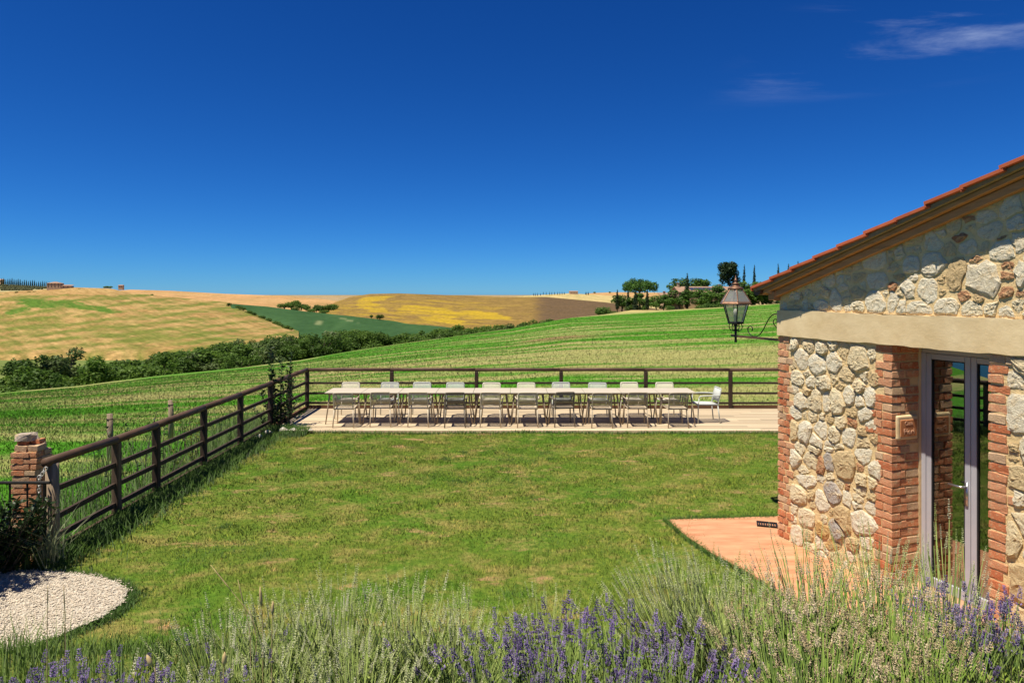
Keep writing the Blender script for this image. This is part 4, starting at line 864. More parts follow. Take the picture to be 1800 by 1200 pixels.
def tree_mesh(seed, kind='broad'):
    r = np.random.default_rng(seed); tk = MB(); bl = []
    if kind == 'broad':
        hgt = 9.0
        tk.tube([(0, 0, -1.5), (.1, 0, 1.5), (r.normal(0, .2), r.normal(0, .2), 4.5), (r.normal(0, .4), 0, 6.8)], [.28, .22, .15, .05], 7)
        for q in range(r.integers(11, 16)):
            a = r.uniform(0, 6.28); z = r.uniform(2.2, 8.0); sp = 2.7 * math.sin(min(1, (z - .6) / 5.2) * 1.75) + .2; rr = r.uniform(.95, 1.7); d = r.uniform(.25, 1) * sp
            c = (d * math.cos(a), d * math.sin(a), z); bl.append((*c, rr, rr, rr * r.uniform(.7, 1.0)))
            tk.tube([(0, 0, max(1.2, z - 2.2)), (c[0] * .6, c[1] * .6, z - .7), c], [.09, .06, .02], 5)
        n, sz = 2600, .27
    elif kind == 'bush':
        for q in range(9):
            a = r.uniform(0, 6.28); d = r.uniform(0, 1.7); rr = r.uniform(.8, 1.3); bl.append((d * math.cos(a), d * math.sin(a), rr * .75 + r.uniform(0, .9), rr, rr, rr * .9))
            tk.tube([(0, 0, -.6), (d * .4 * math.cos(a), d * .4 * math.sin(a), .6), (d * math.cos(a), d * math.sin(a), 1.2)], [.06, .04, .015], 5)
        n, sz = 1500, .17
    elif kind == 'cypress':
        tk.tube([(0, 0, -1), (0, 0, 5), (0, 0, 9)], [.2, .12, .02], 6)
        for q in range(26):
            z = .5 + 9.6 * q / 25; w = .80 * (min(1, (z + .4) / 1.6)) * (1 - ((z - 1.0) / 10.2) ** 2.2 if z > 1 else 1); bl.append((r.normal(0, .06), r.normal(0, .06), z, max(.08, w), max(.08, w), .62))
        n, sz = 2400, .16
    elif kind == 'umbrella':
        tk.tube([(0, 0, -1), (.1, 0, 2.5), (.25, .1, 6)], [.38, .3, .24], 8)
        for q in range(30):
            a = r.uniform(0, 6.28); d = math.sqrt(r.uniform(0, 1)) * 4.3; z = 8.0 - .07 * d * d + r.uniform(-.4, .5); rr = r.uniform(.9, 1.4); bl.append((d * math.cos(a), d * math.sin(a), z, rr, rr, rr * .95))
            if q % 2 == 0: tk.tube([(.25, .1, 5.6), (d * .5 * math.cos(a), d * .5 * math.sin(a), 6.6), (d * math.cos(a), d * math.sin(a), z)], [.14, .08, .02], 5)
        n, sz = 5200, .22
    elif kind == 'conifer':
        tk.tube([(0, 0, -1), (0, 0, 6), (0, 0, 11)], [.35, .2, .04], 7)
        for q in range(34):
            z = 1.2 + 10.6 * r.uniform(0, 1) ** .9; w = 3.1 * (1 - ((z - 4.2) / 8.6) ** 2) ** .5 if z > 4.2 else 3.1 * (.55 + .45 * z / 4.2); a = r.uniform(0, 6.28); d = w * r.uniform(.2, .72); rr = r.uniform(1.0, 1.5)
            bl.append((d * math.cos(a), d * math.sin(a), z, rr, rr, rr * .8)); tk.tube([(0, 0, z - .6), (d * math.cos(a), d * math.sin(a), z)], [.07, .02], 5)
        n, sz = 9000, .22
    V, F, sh = leaf_cloud(bl, n, sz, seed + 100)
    return tk, V, F, sh
def make_tree_kind(seed, kind, mat):
    tk, V, F, sh = tree_mesh(seed, kind); return tk.mesh('trunk', M_BARK), mesh_np('crown', V, [F], mat, sh)
def place(pair, name, label, p, sc, rz=None, group=None, cat='tree', sz=None):
    t = thing(name, label, cat, tuple(p), R.uniform(0, 6.28) if rz is None else rz, group); s = sc if sz is None else sc
    t.scale = (sc, sc, sz or sc); obj('trunk', pair[0], t); obj('crown', pair[1], t); return t
BR = [make_tree_kind(i, 'broad', M_VALLEY) for i in range(5)]; BRP = [make_tree_kind(20 + i, 'broad', M_PALE) for i in range(2)]
BU = [make_tree_kind(40 + i, 'bush', M_VALLEY) for i in range(3)]; GB = [make_tree_kind(50 + i, 'bush', M_GARD) for i in range(3)]; GT = [make_tree_kind(55 + i, 'broad', M_GARD) for i in range(3)]
CY = [make_tree_kind(60 + i, 'cypress', M_CYP) for i in range(3)]; UM = make_tree_kind(70, 'umbrella', M_PINE); CO = make_tree_kind(75, 'conifer', M_CYP)
# single trees at the left of the valley: (x, crown top y, distance, height, kind, label)
def treeat(x, yt, Dp, h, pair, name, label, nat=9.4, group=None, wide=1.0, cat='tree'):
    p = P(x, yt, Dp); sc = h / nat; t = place(pair, name, label, (p[0], p[1], p[2] - h), sc * wide, None, group, cat, sc); return t
singles = [(12, 636, 112, 9.5, BR[0], 'dark bushy tree cut by the left edge of the view'), (50, 612, 128, 10.5, BR[1], 'tall loose tree at the left end of the valley'),
           (68, 640, 108, 9, BR[2], 'dark round tree low in the left valley before the tall loose tree'), (98, 612, 132, 10, BRP[0], 'pale feathery tree with gaps in its crown, left valley'),
           (122, 608, 138, 10.5, BRP[1], 'slender pale tree leaning over the left valley'), (84, 652, 104, 7.5, BR[3], 'low dark tree on the meadow edge below the pale trees'),
           (150, 618, 122, 10, BR[4], 'broad dark green tree standing apart in the left valley'), (178, 654, 112, 7, BU[0], 'low rounded thicket at the foot of the broad dark tree'), (32, 666, 98, 6.5, BU[1], 'low bush at the meadow rim near the left edge')]
for x, yt, Dp, h, pr_, lab in singles: treeat(x, yt, Dp, h, pr_, 'valley_bush' if pr_ in BU else 'valley_tree', lab, 3.2 if pr_ in BU else 9.4, None, 1.15 if pr_ not in BU else .8)
topx = [195, 240, 290, 330, 380, 430, 470, 510, 560, 600, 625, 660, 700, 760, 820, 870, 920, 960, 1000]
topy = [628, 627, 612, 606, 600, 596, 588, 578, 585, 574, 572, 578, 582, 577, 573, 566, 563, 558, 560]
gv = 'wood along the valley bottom'
for i in range(170):
    x = 200 + (1000 - 200) * ((i + R.uniform(-.4, .4)) / 169); back = R.random() ** .55; Db = np.interp(x, [195, 600, 1000], [118, 175, 240]); dp = Db * (1 + .30 * back)
    yt = np.interp(x, topx, topy) + (1 - back) * R.uniform(2, 30 if x < 700 else 12) + R.normal(0, 2.5); pale = R.random() < .16
    bu = R.random() < .12
    pr_ = (BU[int(R.integers(3))] if bu else (BRP[int(R.integers(2))] if pale else BR[int(R.integers(5))]))
    treeat(x, yt, dp, R.uniform(9.5, 12.5) if not bu else 5, pr_, 'valley_bush' if bu else 'valley_tree',
           'low bush in the dense wood along the valley bottom' if bu else ('pale leafy tree in the dense wood along the valley bottom' if pale else 'dark green tree in the dense wood along the valley bottom'), 3.2 if bu else 9.4, gv, R.uniform(1.0, 1.45))
# scrub on the far fields
for k_, (x, y, Dp, h) in enumerate([(500, 531, 760, 9), (512, 530, 770, 10), (522, 528, 780, 10), (530, 532, 760, 9), (538, 536, 740, 8), (556, 536, 740, 9), (566, 535, 740, 10), (577, 534, 740, 10), (586, 535, 740, 9), (570, 543, 720, 8), (520, 540, 730, 7), (547, 543, 720, 7)]):
    treeat(x, y - 2, Dp, h * .85, BU[k_ % 3], 'scrub_tree', 'dark tree in the thicket between the stubble and yellow hills', 3.2, 'thicket between the hills', 1.45)
for k_, (x, y, Dp, h, lab) in enumerate([(668, 549, 640, 6, 'larger lone bush at the foot of the yellow hill'), (653, 552, 640, 3.5, 'smaller lone bush at the foot of the yellow hill'), (402, 531, 600, 3.5, 'single bush at the tip of the dark green field')]):
    treeat(x, y, Dp, h, BU[k_ % 3], 'field_bush', lab, 3.2, None, 1.0, 'bush')
for k_ in range(16):
    t = k_ / 15; x = 418 + 95 * t + R.normal(0, 2); y = np.interp(x, [412, 440, 500, 525], [534, 547, 571, 579]) - 2; treeat(x, y, np.interp(x, [412, 525], [580, 440]), R.uniform(2.5, 4.5), BU[k_ % 3], 'hedge_bush', 'dark bush in the hedge dividing the wheat hill from the green field', 3.2, 'hedge beside the green field', 1.3, 'bush')
for k_ in range(9):
    x = 195 + 8.5 * k_; treeat(x + R.normal(0, 2), 612 - (3 if k_ in (7, 3) else 0) - 0.1 * k_, 320, R.uniform(2.2, 3.6), BU[k_ % 3], 'hedge_bush', 'dark bush in the short hedge at the foot of the wheat hill', 3.2, 'hedge at the foot of the wheat hill', 1.5, 'bush')
for k_, x in enumerate([29, 52, 60, 225, 236, 240, 150, 140, 268]):
    treeat(x, [511, 511, 511, 514, 516, 518, 506, 506, 516][k_], 690, 2.5, BU[k_ % 3], 'field_bush', 'small dark bush dotted near the crest of the wheat hill', 3.2, 'bushes dotted on the wheat hill crest', 1.2, 'bush')
# cypress avenue and olives on the left crest
for k_ in range(24):
    x = 3 + 83 * k_ / 23; h = 10.5 + R.normal(0, .7); base = np.interp(x, [0, 90], [501.5, 507.5]); treeat(x, base - h / 870 * FPX + 1, 870, h, CY[k_ % 3], 'cypress_tree', 'thin cypress in the avenue on the crest left of the stone farmhouse', 10.8, 'cypress avenue on the left crest', 1.25)
M_OLIVE = foliage('olive leaves', (.16, .18, .085), (.23, .24, .13), .8, .3, .2, 'Col'); OL = make_tree_kind(81, 'bush', M_OLIVE)
for k_ in range(60):
    row = k_ // 20; x = 0 + 4.4 * (k_ % 20) + R.normal(0, .6) + row * 1.5
    if x > 92 - row * 18: continue
    Dp = [865, 830, 795][row]; base = np.interp(x, [0, 95], [[503.5, 507.5, 511][row], [508, 509.5, 511.5][row]]); treeat(x, base - 4.0 / Dp * FPX, Dp, 4.0, OL, 'olive_tree', 'small grey-green olive tree on the slope below the cypress avenue', 3.2, 'olive grove on the left crest', .95)
# farm garden at the right end of the meadow
gz = lambda x, y, Dp: P(x, y, Dp)
for (x, yt, yb, Dp, lab, k_) in [(1085, 508, 545, 205, 'short cypress left of the umbrella pine', 0), (1104, 508, 545, 205, 'cypress in front of the left side of the umbrella pine', 1), (1117, 506, 553, 198, 'cypress in front of the umbrella pine trunk', 2), (1138, 508, 545, 203, 'cypress in front of the right side of the umbrella pine', 0),
                             (1208, 479, 543, 196, 'tall cypress rising before the farmhouse', 1), (1308, 463, 540, 225, 'tall pencil cypress right of the dark conifer', 2), (1326, 464, 540, 228, 'second pencil cypress right of the dark conifer', 0), (1368, 462, 540, 235, 'pencil cypress showing above the eave of the stone house', 1),
                             (1386, 462, 540, 240, 'cypress tip just above the lower roof edge', 2), (1403, 457, 540, 245, 'uppermost cypress tip showing above the roof edge', 0)]:
    h = (yb - yt) / FPX * Dp; treeat(x, yt, Dp, h, CY[k_], 'cypress_tree', lab, 10.8, 'cypresses round the right-hand farm', 1.45 if x < 1200 else (1.15 if x < 1300 else .68))
h = (552 - 488) / FPX * 215; treeat(1124, 488.5, 215, h, UM, 'umbrella_pine', 'wide flat-crowned umbrella pine left of the farmhouse', 9.2, None, .88)
h = (545 - 460) / FPX * 215; treeat(1282, 460, 215, h, CO, 'dark_conifer', 'big dark rounded conifer behind the lantern', 12.4, None, 1.12)
for k_, (x, yt, Dp, h, w, lab, pr_) in enumerate([(1093, 517, 208, 5.5, .9, 'small tree left of the umbrella pine behind the cypress', GT[0]), (1130, 513, 208, 6.5, .8, 'leafy tree under the umbrella pine crown', GT[1]), (1113, 519, 205, 5.5, .8, 'dark tree between the cypresses below the pine', GT[2]),
        (1154, 518, 195, 5.0, .75, 'small round garden tree right of the umbrella pine', GT[0]), (1167, 516, 195, 5.2, .72, 'small garden tree beside the farmhouse wing', GT[1]), (1196, 490, 245, 11, .8, 'green tree behind the farmhouse roof left of the tall cypress', GT[2]), (1217, 486, 245, 12, .85, 'taller green tree behind the farmhouse roof right of the cypress', GT[0]), (1243, 488, 245, 11, .85, 'green tree behind the solar panels', GT[1]),
        (1194, 508, 196, 6.2, .95, 'dense tree covering the left end of the farmhouse', GT[0]), (1233, 503, 196, 6.8, .85, 'tree in front of the farmhouse below the solar panels', GT[2]), (1262, 500, 198, 7.2, .9, 'tree at the right end of the farmhouse', GT[1]), (1322, 493, 210, 9, .95, 'round green tree between the pencil cypresses', GT[0]), (1340, 498, 210, 8, .95, 'green tree half hidden by the house eave', GT[2]), (1300, 500, 215, 8, .9, 'green tree behind the lantern glass', GT[1])]):
    treeat(x, yt, Dp, h, pr_, 'garden_tree', lab, 9.4, 'trees in the farm garden', w * 1.95)
for k_, (x, yt, Dp, h, w, lab) in enumerate([(1052, 537, 190, 2.6, 1.1, 'leafy bush at the left tip of the farm garden'), (1063, 536, 190, 2.8, 1.1, 'round bush at the left end of the farm garden'), (1075, 543, 190, 1.9, 1.2, 'low bush before the short cypress'), (1090, 545, 190, 1.8, 1.3, 'low bush left of the sandy bank'),
        (1103, 544, 192, 1.5, 1.1, 'small bush at the foot of the cypresses'), (1180, 533, 188, 2.4, 1.0, 'bush before the farmhouse wing'), (1232, 531, 186, 2.4, 1.2, 'hedge bush before the farmhouse door'), (1244, 530, 186, 2.5, 1.2, 'hedge bush right of the farmhouse door'), (1256, 530, 186, 2.5, 1.2, 'hedge bush left of the lantern'), (1268, 528, 186, 2.6, 1.2, 'hedge bush just left of the lantern hood')]):
    treeat(x, yt, Dp, h, GB[k_ % 3], 'garden_bush', lab, 3.2, 'bushes in the farm garden', w, 'bush')
# dry bank along the farm garden
bn = MB(); bxp = np.linspace(1035, 1300, 40); Vb = []
for x in bxp:
    zt_ = np.interp(x, [1035, 1060, 1110, 1150, 1200, 1300], [557, 553, 545, 545, 546, 540]); zl_ = np.interp(x, CX, CYp) + .6
    Vb += [P(x, zl_ + 1, 171), P(x, (zl_ + zt_) / 2 + R.normal(0, .5), 178), P(x, zt_, 187), P(x, zt_ + .5, 230)]
grid('dry_bank', np.array(Vb)[:, 0].reshape(-1, 4), np.array(Vb)[:, 1].reshape(-1, 4), np.array(Vb)[:, 2].reshape(-1, 4), M_FIELD, np.tile(np.array((.34, .28, .11)), (160, 1)).reshape(40, 4, 3), kind='structure')

# ---------------------------------------------------------------- farmhouses in the distance
M_FW = simple('farm wall', (.40, .27, .17), (.50, .36, .23), .6, .9, 'Object', (1, 1, 1), .3, .05); M_FR = simple('farm roof tile', (.25, .15, .10), (.34, .215, .145), 1.2, .9)
M_WIN = simple('dark window', (.03, .03, .035), None, 2, .4); M_DOORR = simple('red shutter', (.28, .07, .03), None, 2, .7); M_PANEL = simple('solar panel', (.03, .04, .07), None, 2, .3, spec=.5)
def farm(label, p, rz, vols, cat='house', name='farmhouse'):
    t = thing(name, label, cat, tuple(p), rz)
    for (x0, x1, y0, y1, zb, ze, rise, ridge, wins, extra) in vols:
        MB().box((x0, y0, -3), (x1, y1, ze)).build('wall', M_FW, t); o = .35; rf = MB()
        if ridge == 'x':
            ym = (y0 + y1) / 2; rf.add([(x0 - o, y0 - o, ze - .05), (x1 + o, y0 - o, ze - .05), (x1 + o, ym, ze + rise), (x0 - o, ym, ze + rise), (x0 - o, y1 + o, ze - .05), (x1 + o, y1 + o, ze - .05), (x0 - o, y0 - o, ze + .1), (x1 + o, y0 - o, ze + .1), (x1 + o, ym, ze + rise + .15), (x0 - o, ym, ze + rise + .15), (x0 - o, y1 + o, ze + .1), (x1 + o, y1 + o, ze + .1)],
                   [(6, 7, 8, 9), (9, 8, 11, 10), (0, 3, 2, 1), (3, 4, 5, 2), (0, 1, 7, 6), (4, 10, 11, 5), (1, 2, 8, 7), (2, 5, 11, 8), (0, 6, 9, 3), (3, 9, 10, 4)])
            MB().add([(x, y, z) for x in (x0, x1) for y, z in ((y0, ze), (y1, ze), (ym, ze + rise - .02))], [(0, 2, 1), (3, 4, 5), (0, 3, 5, 2), (1, 2, 5, 4)]).build('gable', M_FW, t)
        elif ridge == 'hip':
            xm0, xm1, ym = x0 + (y1 - y0) / 2, x1 - (y1 - y0) / 2, (y0 + y1) / 2
            rf.add([(x0 - o, y0 - o, ze), (x1 + o, y0 - o, ze), (x1 + o, y1 + o, ze), (x0 - o, y1 + o, ze), (xm0, ym, ze + rise), (xm1, ym, ze + rise)], [(0, 1, 5, 4), (1, 2, 5), (2, 3, 4, 5), (3, 0, 4), (0, 3, 2, 1)])
        else: rf.add([(x0 - o, y0 - o, ze), (x1 + o, y0 - o, ze), (x1 + o, y1 + o, ze + rise), (x0 - o, y1 + o, ze + rise), (x0 - o, y0 - o, ze + .15), (x1 + o, y0 - o, ze + .15), (x1 + o, y1 + o, ze + rise + .15), (x0 - o, y1 + o, ze + rise + .15)], [(4, 5, 6, 7), (0, 3, 2, 1), (0, 1, 5, 4), (1, 2, 6, 5), (3, 7, 6, 2), (0, 4, 7, 3)])
        ro = rf.build('roof', M_FR, t)
        for (wx0, wz0, ww, wh, kind) in wins:
            w_ = MB().box((wx0, y0 - .04, wz0), (wx0 + ww, y0 + .1, wz0 + wh)).build('door' if kind == 'd' else 'window', M_DOORR if kind == 'd' else M_WIN, t)
            if kind != 'd': MB().box((wx0 - .1, y0 - .12, wz0 - .14), (wx0 + ww + .1, y0 - .002, wz0 - .012)).build('sill', M_FW, w_)
        for (cx, cy, cz) in extra: MB().box((cx - .3, cy - .3, ze), (cx + .3, cy + .3, cz)).box((cx - .4, cy - .4, cz + .002), (cx + .4, cy + .4, cz + .15)).build('chimney', M_FW, ro)
    return t
w2 = lambda xs, z: [(x, z, .9, 1.3, 'w') for x in xs]
farm('square stone farmhouse with hipped tiled roof on the left crest', P(103, 505.5, 705), .25, [(-9, 3.2, -5, 5, 0, 4.4, 1.7, 'hip', w2([-8, -5, -2, 1], .7) + w2([-8, -5, -2, 1], 2.8), []), (3.2, 13, -5.5, 3, 0, 1.7, 1.2, 'shed', w2([6, 10], .3), [])])
farm('tiny tiled hut on the skyline right of the stone farmhouse', P(213, 506, 1000), .2, [(-3, 3, -3, 3, 0, 3.2, 1.2, 'x', w2([-1.5, 1], 1.2), [])], name='hut')
farm('low building at the far left end of the cypress avenue', P(0, 499, 905), .1, [(-8, 4, -3, 3, 0, 5.0, 1.4, 'x', w2([-1, 2], 2.5), [])])
for k_ in range(5): treeat(184 + 2.6 * k_, 502, 1000, 3.6, BU[k_ % 3], 'skyline_bush', 'dark bush in the clump beside the tiny hut on the skyline', 3.2, 'clump beside the hut', 1.5, 'bush')
farm('far farmhouse with tiled roof on the middle skyline', P(1008, 516, 1480), .1, [(-9, 9, -5, 5, 0, 4.0, 1.8, 'x', w2([-6, 0, 5], 1.5), [])])
for k_ in range(15):
    x = [938, 941, 945, 950, 955, 960, 966, 970, 975, 980, 984, 988, 992, 1030, 1034][k_]; treeat(x, 512.5 + (2 if k_ < 4 else 0), 1470, 7, CY[k_ % 3], 'cypress_tree', 'small cypress in the row left of the far farmhouse on the skyline' if k_ < 13 else 'small dark tree right of the far farmhouse on the skyline', 10.8, 'trees by the far farmhouse', 1.6 if k_ < 13 else 2.6)
for k_, x in enumerate([1045, 1072]): treeat(x, 511.5, 1950, 6, BU[k_], 'skyline_tree', ['lone tree on the skyline left on the tan knoll', 'lone tree on the skyline right on the tan knoll'][k_], 3.2, None, .9)
pf = P(1222, 543, 205)
fm = farm('stone farmhouse with solar panels on its roof behind garden trees', pf, .06, [(-6, 11, -3.5, 4, 0, 5.0, 1.6, 'x', w2([-4.5, -2.5, 2, 5, 8], 3.3) + [(-.6, .2, 1.1, 2.6, 'd')] + w2([3.0, 6.0], 1.0), [(7.5, 0, 7.3), (-5.2, 0, 7.7)]), (-10.5, -6.02, -4.2, 2, 0, 3.4, 1.3, 'shed', w2([-8.5, -7.4], 1.6), [(-9.6, -.5, 5.2)])])
pz = fm.children
for k_ in range(8):
    x0 = -2.2 + 1.35 * k_; q = MB(); c = .38
    q.add([(x, y, 5.02 + (y + 3.85) * (1.65 / 4.1) + z) for x in (x0, x0 + 1.22) for y in (-2.6, -.9) for z in (.14, .22)], [(0, 1, 3, 2), (4, 6, 7, 5), (0, 4, 5, 1), (2, 3, 7, 6), (0, 2, 6, 4), (1, 5, 7, 3)]); q.build('solar_panel', M_PANEL, fm)

# ---------------------------------------------------------------- grasses
def lawn_blades(n, x0, x1, y0, y1, h0, h1, w, name, label=None, avoid=True, zf=bank_z, mat=None, dens=None, tipm=0):
    X = R.uniform(x0, x1, n); Y = R.uniform(y0, y1, n); k = np.ones(n, bool)
    if dens is not None: k &= R.uniform(0, 1, n) < dens(X, Y)
    if avoid:
        k &= ~in_poly(X, Y, PATH) & ~in_poly(X, Y, [(p[0], p[1]) for p in pp]) & (X < (np.interp(Y, [4, 8.69, 9.2], [5.2, 3.40, 3.9]) + np.where(Y > 9.2, 20, 0)))
    X, Y = X[k], Y[k]; pts = np.stack([X, Y, zf(X, Y) - .005], 1); h = R.uniform(h0, h1, len(X)) * (1 + .5 * wav(X, Y, 1.3, 8)); h = np.clip(h, h0 * .5, h1 * 1.6)
    V, F, _ = blades(pts, h, np.full(len(X), w) * R.uniform(.7, 1.4, len(X)), R.uniform(.1, .9, len(X)))
    return obj(name, mesh_np(name, V, F, mat or M_LAWNB), None, kind='stuff')
vis = lambda X, Y: (np.abs(X) < Y * .8 + .6).astype(float)
lawn_blades(150000, -5.4, 5.5, 4.2, 8.5, .016, .045, .006, 'lawn_grass', dens=vis)
lawn_blades(170000, -5.4, 6.5, 8.5, 15.15, .016, .045, .010, 'lawn_grass', dens=vis)
M_LUSH = foliage('lush grass', (.045, .105, .014), (.105, .185, .030), 3, .3, 0, up=.6); M_WEED = foliage('weed green', (.060, .115, .022), (.13, .19, .045), 3, .35, 0, up=.5)
# longer grass along fence foot, deck front, path rim
def strip(n, fn, h0, h1, w, name, mat, lean=.5, zf=bank_z):
    X, Y = fn(n); pts = np.stack([X, Y, zf(X, Y) - .01], 1); h = R.uniform(h0, h1, len(X)); V, F, _ = blades(pts, h, R.uniform(.6, 1.4, len(X)) * w, R.uniform(.1, lean, len(X)), segs=2)
    return obj(name, mesh_np(name, V, F, mat), None, kind='stuff')
strip(15000, lambda n: (FX + .03 + np.abs(R.normal(0, .22, n)), R.uniform(7.6, 15.2, n)), .06, .22, .010, 'fence_foot_grass', M_LUSH, .8)
strip(5000, lambda n: (R.uniform(-5.3, 8, n), 15.15 - np.abs(R.normal(0, .06, n))), .03, .10, .010, 'deck_edge_grass', M_LUSH, .8)
strip(1500, lambda n: (R.uniform(-5.4, -4.5, n), 15.2 - np.abs(R.normal(0, .25, n))), .06, .25, .011, 'deck_corner_grass', M_LUSH, .8)
def rim(n):
    i = R.integers(1, len(PATH) - 2, n); t = R.uniform(0, 1, n); A_ = np.array(PATH); q = A_[i] * (1 - t)[:, None] + A_[i + 1] * t[:, None]; d = q - np.array([-6, 6.6]); d /= np.linalg.norm(d, axis=1)[:, None]; q = q + d * np.abs(R.normal(.02, .06, n))[:, None]; return q[:, 0], q[:, 1]
strip(5000, rim, .03, .09, .007, 'path_rim_grass', M_LUSH, .9)
def patio_rim(n):
    A_ = np.array([(p[0], p[1]) for p in pp[:7]]); i = R.integers(0, len(A_) - 1, n); t = R.uniform(0, 1, n); q = A_[i] * (1 - t)[:, None] + A_[i + 1] * t[:, None]; d = q - np.array(hw(1.2, -.2)[:2]); d /= np.linalg.norm(d, axis=1)[:, None]; q = q + d * R.normal(.015, .035, n)[:, None]; return q[:, 0], q[:, 1]
strip(5000, patio_rim, .03, .085, .007, 'patio_rim_grass', M_LUSH, 1.1)
def tuftpts(n):
    c = R.uniform([-4, 6.5], [2.4, 14.5], (46, 2)); k = R.integers(0, 46, n); s = R.uniform(.06, .28, 46)[k]; return c[k, 0] + R.normal(0, 1, n) * s, c[k, 1] + R.normal(0, 1, n) * s
strip(7000, tuftpts, .02, .065, .007, 'lawn_tufts', M_LUSH, 1.0)
def mz(X, Y): return meadow_z(900 + X / Y * FPX, Y)
n = 26000; X = R.uniform(-8.6, FX - .08, n); Y = R.uniform(8.0, 18, n); k = R.uniform(0, 1, n) < np.exp(-(FX - X) / 1.1) * (.35 + .65 * (wav(X, Y, 2.5, 6) > -.1)); X, Y = X[k], Y[k]
V, F, _ = blades(np.stack([X, Y, mz(X, Y) - .03], 1), R.uniform(.2, .75, len(X)), R.uniform(.007, .016, len(X)), R.uniform(.1, .55, len(X)), segs=2)
obj('tall_weeds', mesh_np('tall_weeds', V, F, M_WEED), None, kind='stuff')
n = 330000; xp = R.uniform(-80, 1420, n); dmx = np.interp(xp, CX, CD) * .995; Yd = 10 * (dmx / 10) ** R.uniform(0, 1, n); X = (xp - 900) / FPX * Yd; k = ~((X > FX - .05) & (Yd < 18.25)); xp, X, Yd = xp[k], X[k], Yd[k]; Td = Yd / np.interp(xp, CX, CD)
V, F, _ = blades(np.stack([X, Yd, mz(X, Yd) - .01], 1), R.uniform(.03, .085, len(X)) * np.clip(1 + Yd / 90, 1, 1.6), .008 + .0007 * Yd * R.uniform(.6, 1.3, len(X)), R.uniform(.1, .9, len(X)))
gs = straw_at(xp, Yd); obj('meadow_grass', mesh_np('meadow_grass', V, F, M_MEADOWB, np.repeat(np.stack([gs, brown_at(X, Yd), gs * 0], 1), 3, 0)), None, kind='stuff')
# gravel
n = 30000; X = R.uniform(-6.6, -3.8, n); Y = R.uniform(5.2, 7.75, n); k = in_poly(X + R.normal(0, .03, n), Y + R.normal(0, .03, n), PATH); X, Y = X[k], Y[k]; n = len(X)
ico = np.array([(0, 0, 1), (.9, 0, .3), (.28, .85, .3), (-.72, .53, .3), (-.72, -.53, .3), (.28, -.85, .3), (0, 0, -.6)]); icf = np.array([(0, 1, 2), (0, 2, 3), (0, 3, 4), (0, 4, 5), (0, 5, 1), (6, 2, 1), (6, 3, 2), (6, 4, 3), (6, 5, 4), (6, 1, 5)])
sc = R.uniform(.004, .0115, n)[:, None, None] * R.uniform(.7, 1.3, (n, 1, 3)) * np.array([1, 1, .7]); a = R.uniform(0, 6.28, n); ca, sa = np.cos(a)[:, None], np.sin(a)[:, None]
I = ico[None] * sc; I = np.stack([I[..., 0] * ca - I[..., 1] * sa, I[..., 0] * sa + I[..., 1] * ca, I[..., 2]], -1) + np.stack([X, Y, .008 + R.uniform(0, .008, n)], 1)[:, None]
tone = R.uniform(.6, 1.15, n)[:, None] * np.array([.62, .525, .41]) ; obj('gravel', mesh_np('gravel', I.reshape(-1, 3), [(icf[None] + 7 * np.arange(n)[:, None, None]).reshape(-1, 3)], attrmat('gravel', trans=0, amt=.1), np.repeat(tone, 7, 0)), None, kind='stuff')
# rocks at the deck corner
M_ROCK = stone_mat('garden rock', [(0, (.60, .55, .47)), (1, (.72, .68, .60))], .2)
for k_, (x, y, s) in enumerate([(-5.02, 14.95, .13), (-4.80, 15.02, .11), (-5.28, 14.72, .12), (-4.62, 15.04, .08), (-5.30, 14.35, .10), (-4.45, 15.08, .07)]):
    d = np.random.default_rng(k_ + 5); V = ico * np.array([1.2, .8, .8]) * s * d.uniform(.75, 1.2, (7, 1)); o = obj('rock', mesh_np('rock', V, [icf], M_ROCK), None, (x, y, s * .25), label=['largest pale rock at the left corner of the deck', 'pale rock second from the shrub at the deck corner', 'pale rock beside the left fence near the shrub', 'small pale rock at the deck edge', 'pale rock by the left fence farthest from the deck', 'smallest pale rock rightmost along the deck edge'][k_], category='rock', group='rocks at the deck corner')
    m_ = o.modifiers.new('b', 'BEVEL'); m_.width = s * .12; m_.segments = 2
# ---------------------------------------------------------------- shrubs near the fence
M_SHRUB = foliage('dark glossy leaves', (.014, .035, .010), (.040, .075, .020), 4, .25, 0, None, 'World', .45)
def leafy_shoots(name, label, base, shoots, leaf=.05, cat='shrub', mat=None, per=60):
    t = thing(name, label, cat, tuple(base)); st = MB(); LV = []
    for (dx, dy, h, lean) in shoots:
        tip = np.array([dx + lean, dy, h]); b = np.array([dx * .5, dy * .5, -.1]); st.tube([tuple(b), tuple((b + tip) / 2 + np.array([-.3 * lean, 0, 0])), tuple(tip)], [.010, .007, .003], 5)
        m = int(per * h); tt = R.uniform(.12, 1.0, m); C = b + (tip - b) * tt[:, None] + np.array([-.3 * lean, 0, 0]) * (4 * tt * (1 - tt))[:, None]
        a = R.uniform(0, 6.28, m); u = np.stack([np.cos(a), np.sin(a), R.uniform(.1, .9, m)], 1); u /= np.linalg.norm(u, axis=1)[:, None]; v = np.cross(u, R.normal(size=(m, 3))); v /= np.linalg.norm(v, axis=1)[:, None]; L = leaf * R.uniform(.6, 1.3, m)[:, None]
        LV.append(np.stack([C, C + u * L * .55 + v * L * .25, C + u * L * 1.15, C + u * L * .55 - v * L * .25], 1))
    st.build('stems', M_BARK, t); V = np.concatenate(LV).reshape(-1, 3); obj('leaves', mesh_np('leaves', V, [np.arange(len(V)).reshape(-1, 4)], mat or M_SHRUB), t); return t
